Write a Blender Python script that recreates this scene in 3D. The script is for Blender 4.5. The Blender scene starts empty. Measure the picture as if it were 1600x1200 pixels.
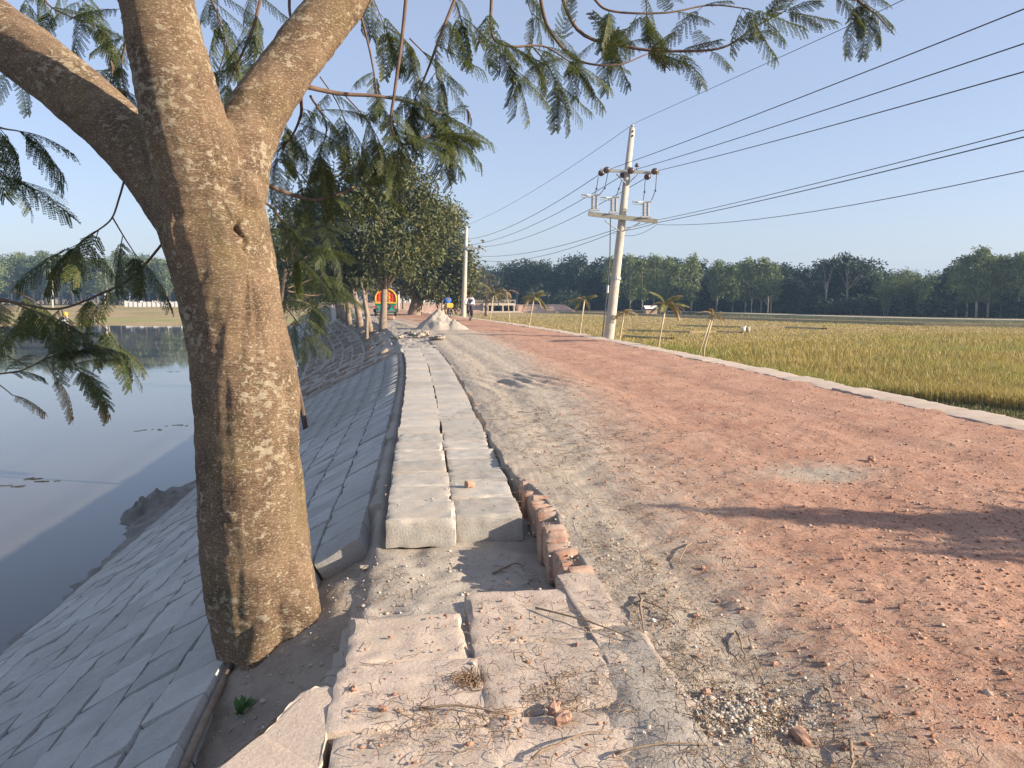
import bpy, bmesh, math, random
import numpy as np
from mathutils import Vector, Matrix, noise as mnoise, Euler

R = math.radians
random.seed(11)
rng = np.random.default_rng(11)
scene = bpy.context.scene
COL = scene.collection

# ------------------------------------------------------------------ camera, sky, sun, exposure
CAM_H = 1.55
PITCH, YAW = R(6.47), R(6.85)
cam_data = bpy.data.cameras.new('camera')
cam_data.lens, cam_data.sensor_width, cam_data.sensor_fit = 27.0, 36.0, 'HORIZONTAL'
cam_data.clip_start, cam_data.clip_end = 0.05, 4000
cam = bpy.data.objects.new('camera', cam_data)
COL.objects.link(cam)
cam.location = (0, 0, CAM_H)
cam.rotation_euler = (R(90) - PITCH, 0, -YAW)
scene.camera = cam

SUN_AZ = math.atan2(0.93, -0.37)          # compass angle from +Y towards +X of the direction to the sun
SUN_EL = R(20.5)
world = bpy.data.worlds.new('World')
scene.world = world
world.use_nodes = True
wn = world.node_tree
bg = wn.nodes['Background']
sky = wn.nodes.new('ShaderNodeTexSky')
sky.sky_type = 'NISHITA'
sky.sun_disc = False
sky.sun_elevation = SUN_EL
sky.sun_rotation = SUN_AZ
sky.altitude = 0
sky.air_density = 1.0
sky.dust_density = 1.1
sky.ozone_density = 3.0
tint = wn.nodes.new('ShaderNodeMix'); tint.data_type = 'RGBA'; tint.blend_type = 'MULTIPLY'
tint.inputs[0].default_value = 1.0
tint.inputs[7].default_value = (1.06, 0.955, 0.985, 1)
wn.links.new(sky.outputs[0], tint.inputs[6])
veil = wn.nodes.new('ShaderNodeMix'); veil.data_type = 'RGBA'      # even veil of winter haze over the clear sky
veil.inputs[0].default_value = 0.48
veil.inputs[7].default_value = (2.68, 3.02, 3.82, 1)
wn.links.new(tint.outputs[2], veil.inputs[6])
wn.links.new(veil.outputs[2], bg.inputs['Color'])
bg.inputs['Strength'].default_value = 0.098

sun_data = bpy.data.lights.new('sun', 'SUN')
sun_data.energy = 5.0
sun_data.angle = R(0.55)
sun_data.color = (1.0, 0.86, 0.68)
sun = bpy.data.objects.new('sun', sun_data)
COL.objects.link(sun)
sd = Vector((math.sin(SUN_AZ) * math.cos(SUN_EL), math.cos(SUN_AZ) * math.cos(SUN_EL), math.sin(SUN_EL)))
sun.rotation_euler = sd.to_track_quat('Z', 'Y').to_euler()
sun.location = (20, -10, 30)

vs = scene.view_settings
vs.view_transform, vs.look, vs.exposure, vs.gamma = 'Standard', 'None', 1.15, 1.0
vs.use_curve_mapping = False
scene.render.engine = 'CYCLES'
scene.cycles.use_denoising = True
scene.cycles.max_bounces = 6
scene.cycles.volume_bounces = 0
scene.cycles.transparent_max_bounces = 4

# ------------------------------------------------------------------ geometry helpers
_cm = Euler(cam.rotation_euler).to_matrix()


def P(px, py, depth):
    """world point seen at photo pixel (1600x1200) at a distance along the view axis"""
    d = _cm @ Vector(((px - 800) / 1200, (600 - py) / 1200, -1.0))
    return Vector((0, 0, CAM_H)) + d * depth


def PG(px, py, z=0.0):
    """world point where the pixel's ray meets height z"""
    d = _cm @ Vector(((px - 800) / 1200, (600 - py) / 1200, -1.0))
    t = (z - CAM_H) / d.z
    return Vector((0, 0, CAM_H)) + d * t


_tab = np.random.default_rng(5).random((256, 256))


def vn(x, y, s=1.0, seed=0):
    x = np.asarray(x, float) / s + seed * 17.31
    y = np.asarray(y, float) / s + seed * 9.77
    xi, yi = np.floor(x).astype(int), np.floor(y).astype(int)
    fx, fy = x - xi, y - yi
    fx, fy = fx * fx * (3 - 2 * fx), fy * fy * (3 - 2 * fy)
    a = _tab[xi & 255, yi & 255]; b = _tab[(xi + 1) & 255, yi & 255]
    c = _tab[xi & 255, (yi + 1) & 255]; d = _tab[(xi + 1) & 255, (yi + 1) & 255]
    return (a * (1 - fx) + b * fx) * (1 - fy) + (c * (1 - fx) + d * fx) * fy - 0.5


def fbm(x, y, s=1.0, o=4, seed=0, g=0.5):
    t = 0; a = 1.0
    for k in range(o):
        t = t + a * vn(x, y, s / 2 ** k, seed + k * 3)
        a *= g
    return t


def sstep(a, b, x):
    t = np.clip((np.asarray(x, float) - a) / (b - a), 0, 1)
    return t * t * (3 - 2 * t)


def off(y):
    """sideways shift of the road's line: straight, then bending left"""
    y = np.asarray(y, float)
    k = 0.0018
    q = -k * np.clip(y - 12, 0, 41) ** 2
    return q - 0.148 * np.clip(y - 53, 0, 120)


def np_mesh(name, verts, faces):
    verts = np.asarray(verts, np.float32); faces = np.asarray(faces, np.int32)
    me = bpy.data.meshes.new(name)
    n, k = faces.shape
    me.vertices.add(len(verts)); me.vertices.foreach_set('co', verts.ravel())
    me.loops.add(n * k); me.loops.foreach_set('vertex_index', faces.ravel())
    me.polygons.add(n)
    me.polygons.foreach_set('loop_start', np.arange(0, n * k, k, dtype=np.int32))
    me.polygons.foreach_set('loop_total', np.full(n, k, np.int32))
    me.update(calc_edges=True)
    me.validate()
    return me


def smooth(me, on=True):
    me.polygons.foreach_set('use_smooth', [on] * len(me.polygons))


def link(name, me, mats, parent=None, loc=None):
    o = bpy.data.objects.new(name, me)
    COL.objects.link(o)
    if me is not None and mats is not None and not len(me.materials):
        for m in (mats if isinstance(mats, (list, tuple)) else [mats]):
            me.materials.append(m)
    if parent is not None: o.parent = parent
    if loc is not None: o.location = loc
    return o


def tag(o, label=None, cat=None, group=None, kind=None):
    if label: o['label'] = label
    if cat: o['category'] = cat
    if group: o['group'] = group
    if kind: o['kind'] = kind
    return o


def empty(name, loc=(0, 0, 0), rz=0, **kw):
    o = bpy.data.objects.new(name, None)
    COL.objects.link(o)
    o.location = loc; o.rotation_euler = (0, 0, rz); o.empty_display_size = 0.1
    return tag(o, **kw)


def copy_tree(o, parent=None):
    c = o.copy(); COL.objects.link(c); c.parent = parent
    for ch in list(o.children):
        copy_tree(ch, c)
    return c


def frame_of(t):
    t = Vector(t).normalized()
    a = Vector((0, 0, 1)) if abs(t.z) < 0.9 else Vector((1, 0, 0))
    s = t.cross(a).normalized()
    return s, s.cross(t).normalized()


class MB:
    """collects simple shapes; build() links them as one mesh object"""
    def __init__(self, org=(0, 0, 0)):
        self.v, self.f, self.m = [], [], []
        self.org = Vector(org)

    def add(self, vs_, fs, mi=0):
        b = len(self.v)
        self.v += [tuple(Vector(p) - self.org) for p in vs_]
        for f in fs:
            self.f.append(tuple(i + b for i in f)); self.m.append(mi)
        return self

    def box(self, c, s, rot=None, mi=0, taper=1.0):
        M = rot if rot is not None else Matrix.Identity(3)
        pts = []
        for z in (-1, 1):
            k = taper if z > 0 else 1.0
            for y in (-1, 1):
                for x in (-1, 1):
                    pts.append(Vector(c) + M @ Vector((x * s[0] / 2 * k, y * s[1] / 2 * k, z * s[2] / 2)))
        return self.add(pts, [(0, 2, 3, 1), (4, 5, 7, 6), (0, 1, 5, 4), (2, 6, 7, 3), (0, 4, 6, 2), (1, 3, 7, 5)], mi)

    def tube(self, pts, rad, n=8, mi=0, cap=True):
        pts = [Vector(p) for p in pts]
        if not isinstance(rad, (list, tuple)): rad = [rad] * len(pts)
        vsx, fs = [], []
        s = None
        for i, p in enumerate(pts):
            t = (pts[min(i + 1, len(pts) - 1)] - pts[max(i - 1, 0)]).normalized()
            if s is None:
                s, u = frame_of(t)
            else:
                s = (s - t * s.dot(t)).normalized(); u = s.cross(t)
            for k in range(n):
                a = 2 * math.pi * k / n
                vsx.append(p + (s * math.cos(a) + u * math.sin(a)) * rad[i])
        for i in range(len(pts) - 1):
            for k in range(n):
                a, b = i * n + k, i * n + (k + 1) % n
                fs.append((a, b, b + n, a + n))
        if cap:
            fs.append(tuple(range(n - 1, -1, -1)))
            fs.append(tuple(range((len(pts) - 1) * n, len(pts) * n)))
        return self.add(vsx, fs, mi)

    def ring(self, c, axis, r, t, n=24, k=6, mi=0):
        s, u = frame_of(axis)
        ax = Vector(axis).normalized()
        vsx, fs = [], []
        for i in range(n):
            a = 2 * math.pi * i / n
            d = s * math.cos(a) + u * math.sin(a)
            for j in range(k):
                b = 2 * math.pi * j / k
                vsx.append(Vector(c) + d * (r + t * math.cos(b)) + ax * t * math.sin(b))
        for i in range(n):
            for j in range(k):
                fs.append((i * k + j, i * k + (j + 1) % k, ((i + 1) % n) * k + (j + 1) % k, ((i + 1) % n) * k + j))
        return self.add(vsx, fs, mi)

    def ball(self, c, r, n=10, m=7, mi=0):
        rx = r if isinstance(r, (tuple, list)) else (r, r, r)
        vsx = [Vector(c) + Vector((0, 0, -rx[2]))]
        for j in range(1, m):
            a = math.pi * j / m - math.pi / 2
            for i in range(n):
                b = 2 * math.pi * i / n
                vsx.append(Vector(c) + Vector((rx[0] * math.cos(a) * math.cos(b), rx[1] * math.cos(a) * math.sin(b), rx[2] * math.sin(a))))
        vsx.append(Vector(c) + Vector((0, 0, rx[2])))
        fs = []
        for i in range(n):
            fs.append((0, 1 + (i + 1) % n, 1 + i))
            for j in range(m - 2):
                a, b = 1 + j * n + i, 1 + j * n + (i + 1) % n
                fs.append((a, b, b + n, a + n))
            l = len(vsx) - 1
            fs.append((l, l - n + i, l - n + (i + 1) % n))
        return self.add(vsx, fs, mi)

    def lathe(self, base, axis, prof, n=12, mi=0):
        """prof: list of (distance along axis, radius)"""
        ax = Vector(axis).normalized()
        s, u = frame_of(ax)
        vsx, fs = [], []
        for h, r in prof:
            for k in range(n):
                a = 2 * math.pi * k / n
                vsx.append(Vector(base) + ax * h + (s * math.cos(a) + u * math.sin(a)) * r)
        for i in range(len(prof) - 1):
            for k in range(n):
                a, b = i * n + k, i * n + (k + 1) % n
                fs.append((a, b, b + n, a + n))
        fs.append(tuple(range(n - 1, -1, -1))); fs.append(tuple(range((len(prof) - 1) * n, len(prof) * n)))
        return self.add(vsx, fs, mi)

    def mesh(self, name, sm=False):
        me = bpy.data.meshes.new(name)
        me.from_pydata(self.v, [], self.f)
        me.update()
        if any(self.m): me.polygons.foreach_set('material_index', self.m)
        bm = bmesh.new(); bm.from_mesh(me)
        bmesh.ops.recalc_face_normals(bm, faces=bm.faces)
        bm.to_mesh(me); bm.free()
        smooth(me, sm)
        return me

    def build(self, name, mats, parent=None, sm=False):
        return link(name, self.mesh(name, sm), mats, parent)


def realise(me, mods, name):
    """apply modifiers to a mesh and return the resulting mesh"""
    o = bpy.data.objects.new('tmp', me)
    COL.objects.link(o)
    mods(o)
    bpy.context.view_layer.update()
    dg = bpy.context.evaluated_depsgraph_get()
    out = bpy.data.meshes.new_from_object(o.evaluated_get(dg))
    out.name = name
    bpy.data.objects.remove(o)
    return out


def catmull(pts, k=6):
    """smooth a polyline of tuples of any length"""
    a = [np.array(p, float) for p in pts]
    a = [2 * a[0] - a[1]] + a + [2 * a[-1] - a[-2]]
    out = []
    for i in range(1, len(a) - 2):
        for j in range(k):
            t = j / k
            p0, p1, p2, p3 = a[i - 1], a[i], a[i + 1], a[i + 2]
            out.append(0.5 * (2 * p1 + (p2 - p0) * t + (2 * p0 - 5 * p1 + 4 * p2 - p3) * t * t + (3 * p1 - p0 - 3 * p2 + p3) * t ** 3))
    out.append(a[-2])
    return out


# ------------------------------------------------------------------ material helpers
class MT:
    def __init__(self, name, rough=0.9, spec=0.3):
        self.mat = bpy.data.materials.new(name)
        self.mat.use_nodes = True
        self.nt = self.mat.node_tree
        self.b = self.nt.nodes['Principled BSDF']
        self.b.inputs['Roughness'].default_value = rough
        self.b.inputs['Specular IOR Level'].default_value = spec
        self._pos = None

    def n(self, t, **kw):
        nd = self.nt.nodes.new(t)
        for k, v in kw.items():
            setattr(nd, k, v)
        return nd

    def l(self, a, b):
        self.nt.links.new(a, b)

    def coord(self, kind='pos', scale=(1, 1, 1)):
        if kind == 'pos':
            s = self.n('ShaderNodeNewGeometry').outputs['Position']
        else:
            s = self.n('ShaderNodeTexCoord').outputs['Object']
        if scale != (1, 1, 1):
            m = self.n('ShaderNodeMapping'); m.inputs['Scale'].default_value = scale
            self.l(s, m.inputs['Vector']); s = m.outputs[0]
        return s

    def noise(self, vec, scale, detail=5, rough=0.6, dist=0.0):
        t = self.n('ShaderNodeTexNoise')
        t.inputs['Scale'].default_value = scale; t.inputs['Detail'].default_value = detail
        t.inputs['Roughness'].default_value = rough; t.inputs['Distortion'].default_value = dist
        self.l(vec, t.inputs['Vector'])
        return t.outputs['Fac']

    def ramp(self, fac, stops):
        r = self.n('ShaderNodeValToRGB')
        e = r.color_ramp.elements
        while len(e) < len(stops): e.new(0.5)
        for i, (p, c) in enumerate(stops):
            e[i].position = p
            e[i].color = tuple(c) + (1,) if not isinstance(c, (int, float)) else (c, c, c, 1)
        self.l(fac, r.inputs[0])
        return r.outputs[0]

    def mix(self, fac, a, b, mode='MIX'):
        m = self.n('ShaderNodeMix', data_type='RGBA', blend_type=mode)
        for s, v in ((0, fac), (6, a), (7, b)):
            if hasattr(v, 'is_linked'):
                self.l(v, m.inputs[s])
            elif s == 0:
                m.inputs[0].default_value = v
            else:
                m.inputs[s].default_value = tuple(v) + (1,)
        return m.outputs[2]

    def math(self, op, a, b=0.0):
        m = self.n('ShaderNodeMath', operation=op)
        for i, v in enumerate((a, b)):
            if hasattr(v, 'is_linked'): self.l(v, m.inputs[i])
            else: m.inputs[i].default_value = v
        return m.outputs[0]

    def bump(self, h, strength=0.4, dist=0.02):
        b = self.n('ShaderNodeBump')
        b.inputs['Strength'].default_value = strength; b.inputs['Distance'].default_value = dist
        self.l(h, b.inputs['Height'])
        self.l(b.outputs[0], self.b.inputs['Normal'])

    def color(self, c):
        if hasattr(c, 'is_linked'): self.l(c, self.b.inputs['Base Color'])
        else: self.b.inputs['Base Color'].default_value = tuple(c) + (1,)

    def rnd(self):
        return self.n('ShaderNodeObjectInfo').outputs['Random']

    def island(self):
        return self.n('ShaderNodeNewGeometry').outputs['Random Per Island']


def pbr(name, c1, c2, scale=6, rough=0.9, bump=0.4, bscale=50, bdist=0.01, kind='pos', stretch=(1, 1, 1), vary=0.0, spec=0.25, metal=0.0):
    m = MT(name, rough, spec)
    v = m.coord(kind, stretch)
    f = m.noise(v, scale, 6, 0.65)
    c = m.ramp(f, [(0.3, c1), (0.7, c2)])
    g = m.noise(v, bscale, 4, 0.7)
    c = m.mix(0.35, c, m.ramp(g, [(0.25, 0.35), (0.75, 0.75)]), 'OVERLAY')
    if vary:
        r = m.ramp(m.rnd(), [(0, 1 - vary), (1, 1.0)])
        c = m.mix(1.0, c, r, 'MULTIPLY')
    m.color(c)
    m.b.inputs['Metallic'].default_value = metal
    if bump: m.bump(g, bump, bdist)
    return m.mat


def leafmat(name, dark, light, trans=0.3, vary=0.0, extra=None):
    m = MT(name, 0.55, 0.3)
    st = [(0.0, dark), (0.75, light)]
    if extra: st.append((0.97, extra))
    c = m.ramp(m.island(), st)
    if vary:
        c = m.mix(1.0, c, m.ramp(m.rnd(), [(0, (1 - vary, 1 - vary * .8, 1 - vary * .6)), (1, (1, 1, 1))]), 'MULTIPLY')
    m.color(c)
    tr = m.n('ShaderNodeBsdfTranslucent')
    m.l(m.mix(1.0, c, (1.0, 1.0, 0.6), 'MULTIPLY'), tr.inputs['Color'])
    mx = m.n('ShaderNodeMixShader'); mx.inputs[0].default_value = trans
    m.l(m.b.outputs[0], mx.inputs[1]); m.l(tr.outputs[0], mx.inputs[2])
    m.l(mx.outputs[0], m.nt.nodes['Material Output'].inputs['Surface'])
    return m.mat


# --- ground materials
def road_material():
    m = MT('brick_chip_road', 0.95, 0.15)
    v = m.coord('pos')
    big = m.noise(v, 1.3, 5, 0.65)
    fine = m.noise(v, 38, 5, 0.75)
    grit = m.noise(v, 140, 3, 0.7)
    red = m.ramp(big, [(0.3, (0.365, 0.205, 0.14)), (0.7, (0.45, 0.29, 0.21))])
    streak = m.noise(m.coord('pos', (7.0, 0.55, 1.0)), 1.6, 6, 0.7)
    red = m.mix(0.4, red, m.ramp(streak, [(0.3, 0.36), (0.7, 0.66)]), 'OVERLAY')
    red = m.mix(0.7, red, m.ramp(fine, [(0.3, (0.2, 0.18, 0.17)), (0.72, (0.78, 0.74, 0.72))]), 'OVERLAY')
    sand = m.ramp(fine, [(0.25, (0.31, 0.255, 0.20)), (0.7, (0.45, 0.385, 0.31))])
    sand = m.mix(0.5, sand, m.ramp(streak, [(0.3, 0.33), (0.7, 0.66)]), 'OVERLAY')
    at = m.n('ShaderNodeAttribute'); at.attribute_name = 'sand'
    f = m.math('ADD', at.outputs['Fac'], m.math('MULTIPLY', m.math('SUBTRACT', m.noise(v, 6, 8, 0.8), 0.5), 1.5))
    f = m.ramp(f, [(0.2, 0.0), (0.8, 1.0)])
    c = m.mix(f, red, sand)
    c = m.mix(0.3, c, m.ramp(grit, [(0.3, 0.3), (0.7, 0.72)]), 'OVERLAY')
    m.color(c)
    m.bump(m.math('ADD', m.math('ADD', fine, m.math('MULTIPLY', grit, 0.5)), m.math('MULTIPLY', streak, 1.2)), 0.75, 0.014)
    return m.mat


M = {}
M['road'] = road_material()
M['sand'] = pbr('grey_river_sand', (0.27, 0.238, 0.20), (0.38, 0.335, 0.285), 2.2, 0.95, 0.6, 45, 0.012)
M['bank'] = pbr('bank_soil', (0.185, 0.15, 0.115), (0.31, 0.26, 0.205), 2.6, 0.95, 0.7, 30, 0.02)
M['mud'] = pbr('wet_mud', (0.10, 0.09, 0.075), (0.19, 0.17, 0.14), 3, 0.6, 0.6, 25, 0.02)


def concrete(name, c1, c2, kind='obj', dust=(0.50, 0.42, 0.34), vary=0.22):
    m = MT(name, 0.92, 0.2)
    v = m.coord(kind)
    p = m.coord('pos')
    f = m.noise(p, 5, 6, 0.7)
    c = m.ramp(f, [(0.3, c1), (0.7, c2)])
    c = m.mix(m.ramp(m.noise(p, 2.3, 5, 0.7), [(0.42, 0.0), (0.66, 0.75)]), c, dust)
    g = m.noise(v, 60, 5, 0.75)
    c = m.mix(0.4, c, m.ramp(g, [(0.25, 0.25), (0.6, 0.62), (0.8, 0.72)]), 'OVERLAY')
    vo = m.n('ShaderNodeTexVoronoi'); vo.inputs['Scale'].default_value = 75
    m.l(v, vo.inputs['Vector'])
    c = m.mix(m.ramp(vo.outputs['Distance'], [(0.08, 0.5), (0.2, 0.0)]), c, (0.16, 0.14, 0.12))
    c = m.mix(1.0, c, m.ramp(m.rnd(), [(0, 1 - vary), (1, 1.0)]), 'MULTIPLY')
    m.color(c)
    m.bump(g, 0.55, 0.008)
    return m.mat


M['block'] = concrete('concrete_block', (0.36, 0.335, 0.30), (0.50, 0.47, 0.42))
M['slope_block'] = concrete('slope_block', (0.38, 0.37, 0.345), (0.52, 0.505, 0.475), dust=(0.42, 0.395, 0.355))
M['slab'] = concrete('dusty_slab', (0.42, 0.34, 0.27), (0.52, 0.43, 0.35), dust=(0.55, 0.44, 0.36), vary=0.1)


def brickmat():
    m = MT('dusty_brick', 0.93, 0.2)
    v = m.coord('obj')
    p = m.coord('pos')
    c = m.ramp(m.rnd(), [(0, (0.36, 0.13, 0.075)), (1, (0.46, 0.19, 0.11))])
    dust = m.ramp(m.noise(p, 9, 5, 0.7), [(0.30, 0.15), (0.55, 1.0)])
    c = m.mix(dust, c, (0.41, 0.31, 0.24))
    g = m.noise(v, 45, 5, 0.7)
    c = m.mix(0.35, c, m.ramp(g, [(0.3, 0.3), (0.7, 0.7)]), 'OVERLAY')
    m.color(c); m.bump(g, 0.6, 0.008)
    return m.mat


M['brick'] = brickmat()
M['fragment'] = pbr('broken_brick', (0.36, 0.19, 0.13), (0.47, 0.31, 0.23), 9, 0.95, 0.5, 50, 0.006, 'obj', vary=0.25)


def chipmat(name, stops):
    m = MT(name, 0.95, 0.15)
    m.color(m.ramp(m.island(), stops))
    return m.mat


M['chips'] = chipmat('brick_chips', [(0.0, (0.24, 0.11, 0.07)), (0.5, (0.38, 0.21, 0.145)), (0.85, (0.46, 0.32, 0.24)), (1.0, (0.47, 0.42, 0.35))])
M['gravel'] = chipmat('white_gravel', [(0.0, (0.28, 0.23, 0.18)), (0.6, (0.42, 0.37, 0.31)), (1.0, (0.58, 0.54, 0.48))])
M['litter'] = chipmat('dry_litter', [(0.0, (0.10, 0.058, 0.035)), (0.7, (0.21, 0.135, 0.085)), (1.0, (0.36, 0.26, 0.16))])
M['twig'] = pbr('dry_twig', (0.16, 0.11, 0.075), (0.30, 0.22, 0.15), 30, 0.9, 0.4, 80, 0.004, 'obj')


def watermat(name, col, rough=0.04, bump=0.12):
    m = MT(name, rough, 0.5)
    m.b.inputs['IOR'].default_value = 1.33
    v = m.coord('pos')
    m.color(m.ramp(m.noise(v, 0.12, 4, 0.6), [(0.3, col), (0.75, tuple(c * 1.2 for c in col))]))
    h = m.noise(m.coord('pos', (1, 0.45, 1)), 1.6, 4, 0.6)
    m.bump(h, bump, 0.015)
    return m.mat


M['water'] = watermat('pond_water', (0.098, 0.094, 0.088), .03, .07)
M['canal'] = watermat('canal_water', (0.012, 0.016, 0.014), .02, 0.0)


def groundmat():
    m = MT('field_ground', 0.95, 0.15)
    v = m.coord('pos')
    a = m.noise(v, 0.09, 6, 0.7)
    c = m.ramp(a, [(0.30, (0.20, 0.18, 0.07)), (0.48, (0.30, 0.235, 0.11)), (0.60, (0.36, 0.26, 0.145)), (0.75, (0.22, 0.20, 0.075))])
    g = m.noise(v, 3.5, 6, 0.75)
    c = m.mix(0.5, c, m.ramp(g, [(0.25, 0.3), (0.7, 0.68)]), 'OVERLAY')
    m.color(c); m.bump(g, 0.8, 0.15)
    return m.mat


M['ground'] = groundmat()
M['pinksoil'] = pbr('pink_soil', (0.36, 0.22, 0.16), (0.48, 0.33, 0.25), 0.7, 0.95, 0.6, 6, 0.05)
M['path'] = pbr('dry_path', (0.28, 0.25, 0.17), (0.38, 0.33, 0.24), 0.8, 0.95, 0.4, 8, 0.03)
M['dyke'] = pbr('grassy_dyke', (0.06, 0.065, 0.03), (0.13, 0.125, 0.055), 0.9, 0.95, 0.8, 7, 0.08)


def barkmat():
    m = MT('mottled_bark', 0.85, 0.25)
    p = m.coord('pos')
    st = m.coord('pos', (1.0, 1.0, 5.0))
    base = m.ramp(m.noise(p, 4.5, 6, 0.7), [(0.34, (0.115, 0.073, 0.046)), (0.5, (0.20, 0.13, 0.08)), (0.72, (0.285, 0.195, 0.122))])
    lines = m.noise(st, 22, 5, 0.75)
    base = m.mix(0.8, base, m.ramp(lines, [(0.28, 0.22), (0.72, 0.76)]), 'OVERLAY')
    green = m.ramp(m.noise(p, 3.1, 4, 0.6), [(0.52, 0.0), (0.72, 0.35)])
    base = m.mix(green, base, (0.22, 0.18, 0.06))
    # pale lichen blotches with a shape of their own
    wv = m.coord('pos', (1.0, 1.0, 1.5))
    blot = m.noise(wv, 20, 4, 0.6, 0.35)
    zone = m.noise(p, 2.4, 3, 0.5)
    k = m.math('ADD', blot, m.math('MULTIPLY', m.math('SUBTRACT', zone, 0.5), 0.55))
    k2 = m.ramp(k, [(0.585, 0.0), (0.625, 0.8)])
    small = m.ramp(m.noise(wv, 75, 3, 0.55), [(0.56, 0.0), (0.62, 0.8)])
    k3 = m.math('MAXIMUM', k2, m.math('MULTIPLY', small, 0.8))
    lich = m.ramp(m.noise(p, 33, 4, 0.7), [(0.3, (0.38, 0.31, 0.20)), (0.7, (0.58, 0.51, 0.37))])
    c = m.mix(m.math('MULTIPLY', k3, 0.85), base, lich)
    m.color(c)
    fine = m.noise(st, 60, 4, 0.7)
    m.bump(m.math('ADD', m.math('ADD', m.math('MULTIPLY', lines, 1.0), m.math('MULTIPLY', k2, 0.25)), m.math('MULTIPLY', fine, 0.5)), 1.0, 0.018)
    return m.mat


M['bark'] = barkmat()
M['bark2'] = pbr('grey_brown_bark', (0.15, 0.11, 0.08), (0.30, 0.235, 0.175), 5, 0.9, 0.6, 25, 0.02, stretch=(1, 1, .4))
M['branch'] = pbr('branch_bark', (0.085, 0.055, 0.042), (0.165, 0.112, 0.085), 12, 0.85, 0.5, 60, 0.006)
M['paletrunk'] = pbr('pale_trunk', (0.22, 0.19, 0.15), (0.36, 0.32, 0.25), 3, 0.9, 0.3, 20, 0.02)
M['feather'] = leafmat('feathery_leaf', (0.042, 0.064, 0.022), (0.10, 0.122, 0.036), 0.4, 0.3, (0.19, 0.16, 0.05))
M['feather_dry'] = leafmat('dry_feathery_leaf', (0.21, 0.155, 0.08), (0.36, 0.26, 0.14), 0.3, 0.2)
M['mango'] = leafmat('broad_leaf', (0.042, 0.060, 0.021), (0.112, 0.125, 0.042), 0.22, 0.0, (0.20, 0.17, 0.075))
M['far_dark'] = leafmat('far_dark_leaf', (0.014, 0.030, 0.017), (0.036, 0.058, 0.028), 0.2, 0.3)
M['far_mid'] = leafmat('far_mid_leaf', (0.04, 0.068, 0.027), (0.10, 0.135, 0.05), 0.25, 0.3)
M['far_pale'] = leafmat('far_pale_leaf', (0.09, 0.13, 0.048), (0.20, 0.235, 0.092), 0.25, 0.25)
M['far_brown'] = leafmat('far_brown_leaf', (0.10, 0.085, 0.05), (0.19, 0.155, 0.09), 0.2, 0.2)
M['palm'] = leafmat('palm_leaf', (0.14, 0.15, 0.05), (0.28, 0.26, 0.10), 0.3, 0.2, (0.28, 0.21, 0.10))
M['palm_dry'] = leafmat('dry_palm_leaf', (0.28, 0.20, 0.10), (0.44, 0.32, 0.18), 0.25, 0.15)
M['rice'] = leafmat('rice_stalk', (0.22, 0.185, 0.06), (0.40, 0.31, 0.115), 0.35, 0.0, (0.48, 0.35, 0.15))
M['rice_green'] = leafmat('green_stalk', (0.15, 0.17, 0.04), (0.30, 0.29, 0.08), 0.35, 0.0, (0.40, 0.33, 0.13))
M['shore_green'] = pbr('green_shore_grass', (0.16, 0.22, 0.035), (0.26, 0.30, 0.07), .4, .95, .5, 4, .05)
M['shade_verge'] = leafmat('shade_dark_grass', (0.045, 0.055, 0.02), (0.105, 0.11, 0.04), 0.25, 0.0, (0.2, 0.17, 0.08))  # grass green darkened to stand in for the roadside ditch's shade
M['weed'] = leafmat('weed_leaf', (0.05, 0.11, 0.03), (0.09, 0.17, 0.05), 0.3)
M['pole'] = pbr('pole_concrete', (0.36, 0.32, 0.265), (0.48, 0.435, 0.365), 3, 0.85, 0.3, 20, 0.01)
M['steel'] = pbr('galvanised_steel', (0.30, 0.30, 0.29), (0.42, 0.42, 0.40), 8, 0.55, 0.1, 40, 0.003, metal=0.3)
M['board'] = pbr('weathered_cross_arm', (0.23, 0.22, 0.17), (0.33, 0.315, 0.25), 6, 0.85, 0.2, 40, 0.003)
M['porcelain'] = pbr('brown_porcelain', (0.06, 0.034, 0.03), (0.095, 0.055, 0.048), 6, 0.3, 0.0, spec=0.5)
M['greyporc'] = pbr('grey_porcelain', (0.28, 0.27, 0.27), (0.38, 0.37, 0.36), 6, 0.35, 0.0, spec=0.5)
M['wire'] = pbr('dark_wire', (0.035, 0.04, 0.05), (0.06, 0.065, 0.08), 6, 0.6, 0.0)
M['bamboo'] = pbr('bamboo', (0.34, 0.27, 0.16), (0.48, 0.40, 0.26), 4, 0.7, 0.1, 30, 0.003)


def plain(name, c, rough=0.6, metal=0.0, v=0.15):
    return pbr(name, tuple(x * (1 - v) for x in c), tuple(min(1, x * (1 + v)) for x in c), 9, rough, 0.0, 60, metal=metal, kind='obj')


M['white'] = plain('white_wash', (0.66, 0.64, 0.60), 0.85)
M['black'] = plain('black_rubber', (0.02, 0.02, 0.02), 0.8)
M['metal'] = plain('bicycle_metal', (0.25, 0.25, 0.26), 0.4, 0.7)
M['skin'] = plain('skin', (0.16, 0.085, 0.055), 0.6)
M['hair'] = plain('dark_hair', (0.012, 0.010, 0.010), 0.7)
M['shirt_white'] = plain('pale_shirt', (0.58, 0.63, 0.74), 0.9)
M['shirt_blue'] = plain('blue_shirt', (0.035, 0.13, 0.46), 0.9)
M['dark_cloth'] = plain('dark_cloth', (0.055, 0.045, 0.055), 0.9)
M['tan_cloth'] = plain('tan_cloth', (0.28, 0.21, 0.15), 0.9)
M['yellow'] = plain('yellow_paint', (0.55, 0.34, 0.04), 0.6)
M['green_body'] = plain('green_paint', (0.015, 0.16, 0.10), 0.35)
M['teal'] = plain('teal_paint', (0.02, 0.24, 0.20), 0.4)
M['orange'] = plain('orange_hood', (0.50, 0.13, 0.03), 0.7)
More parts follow.
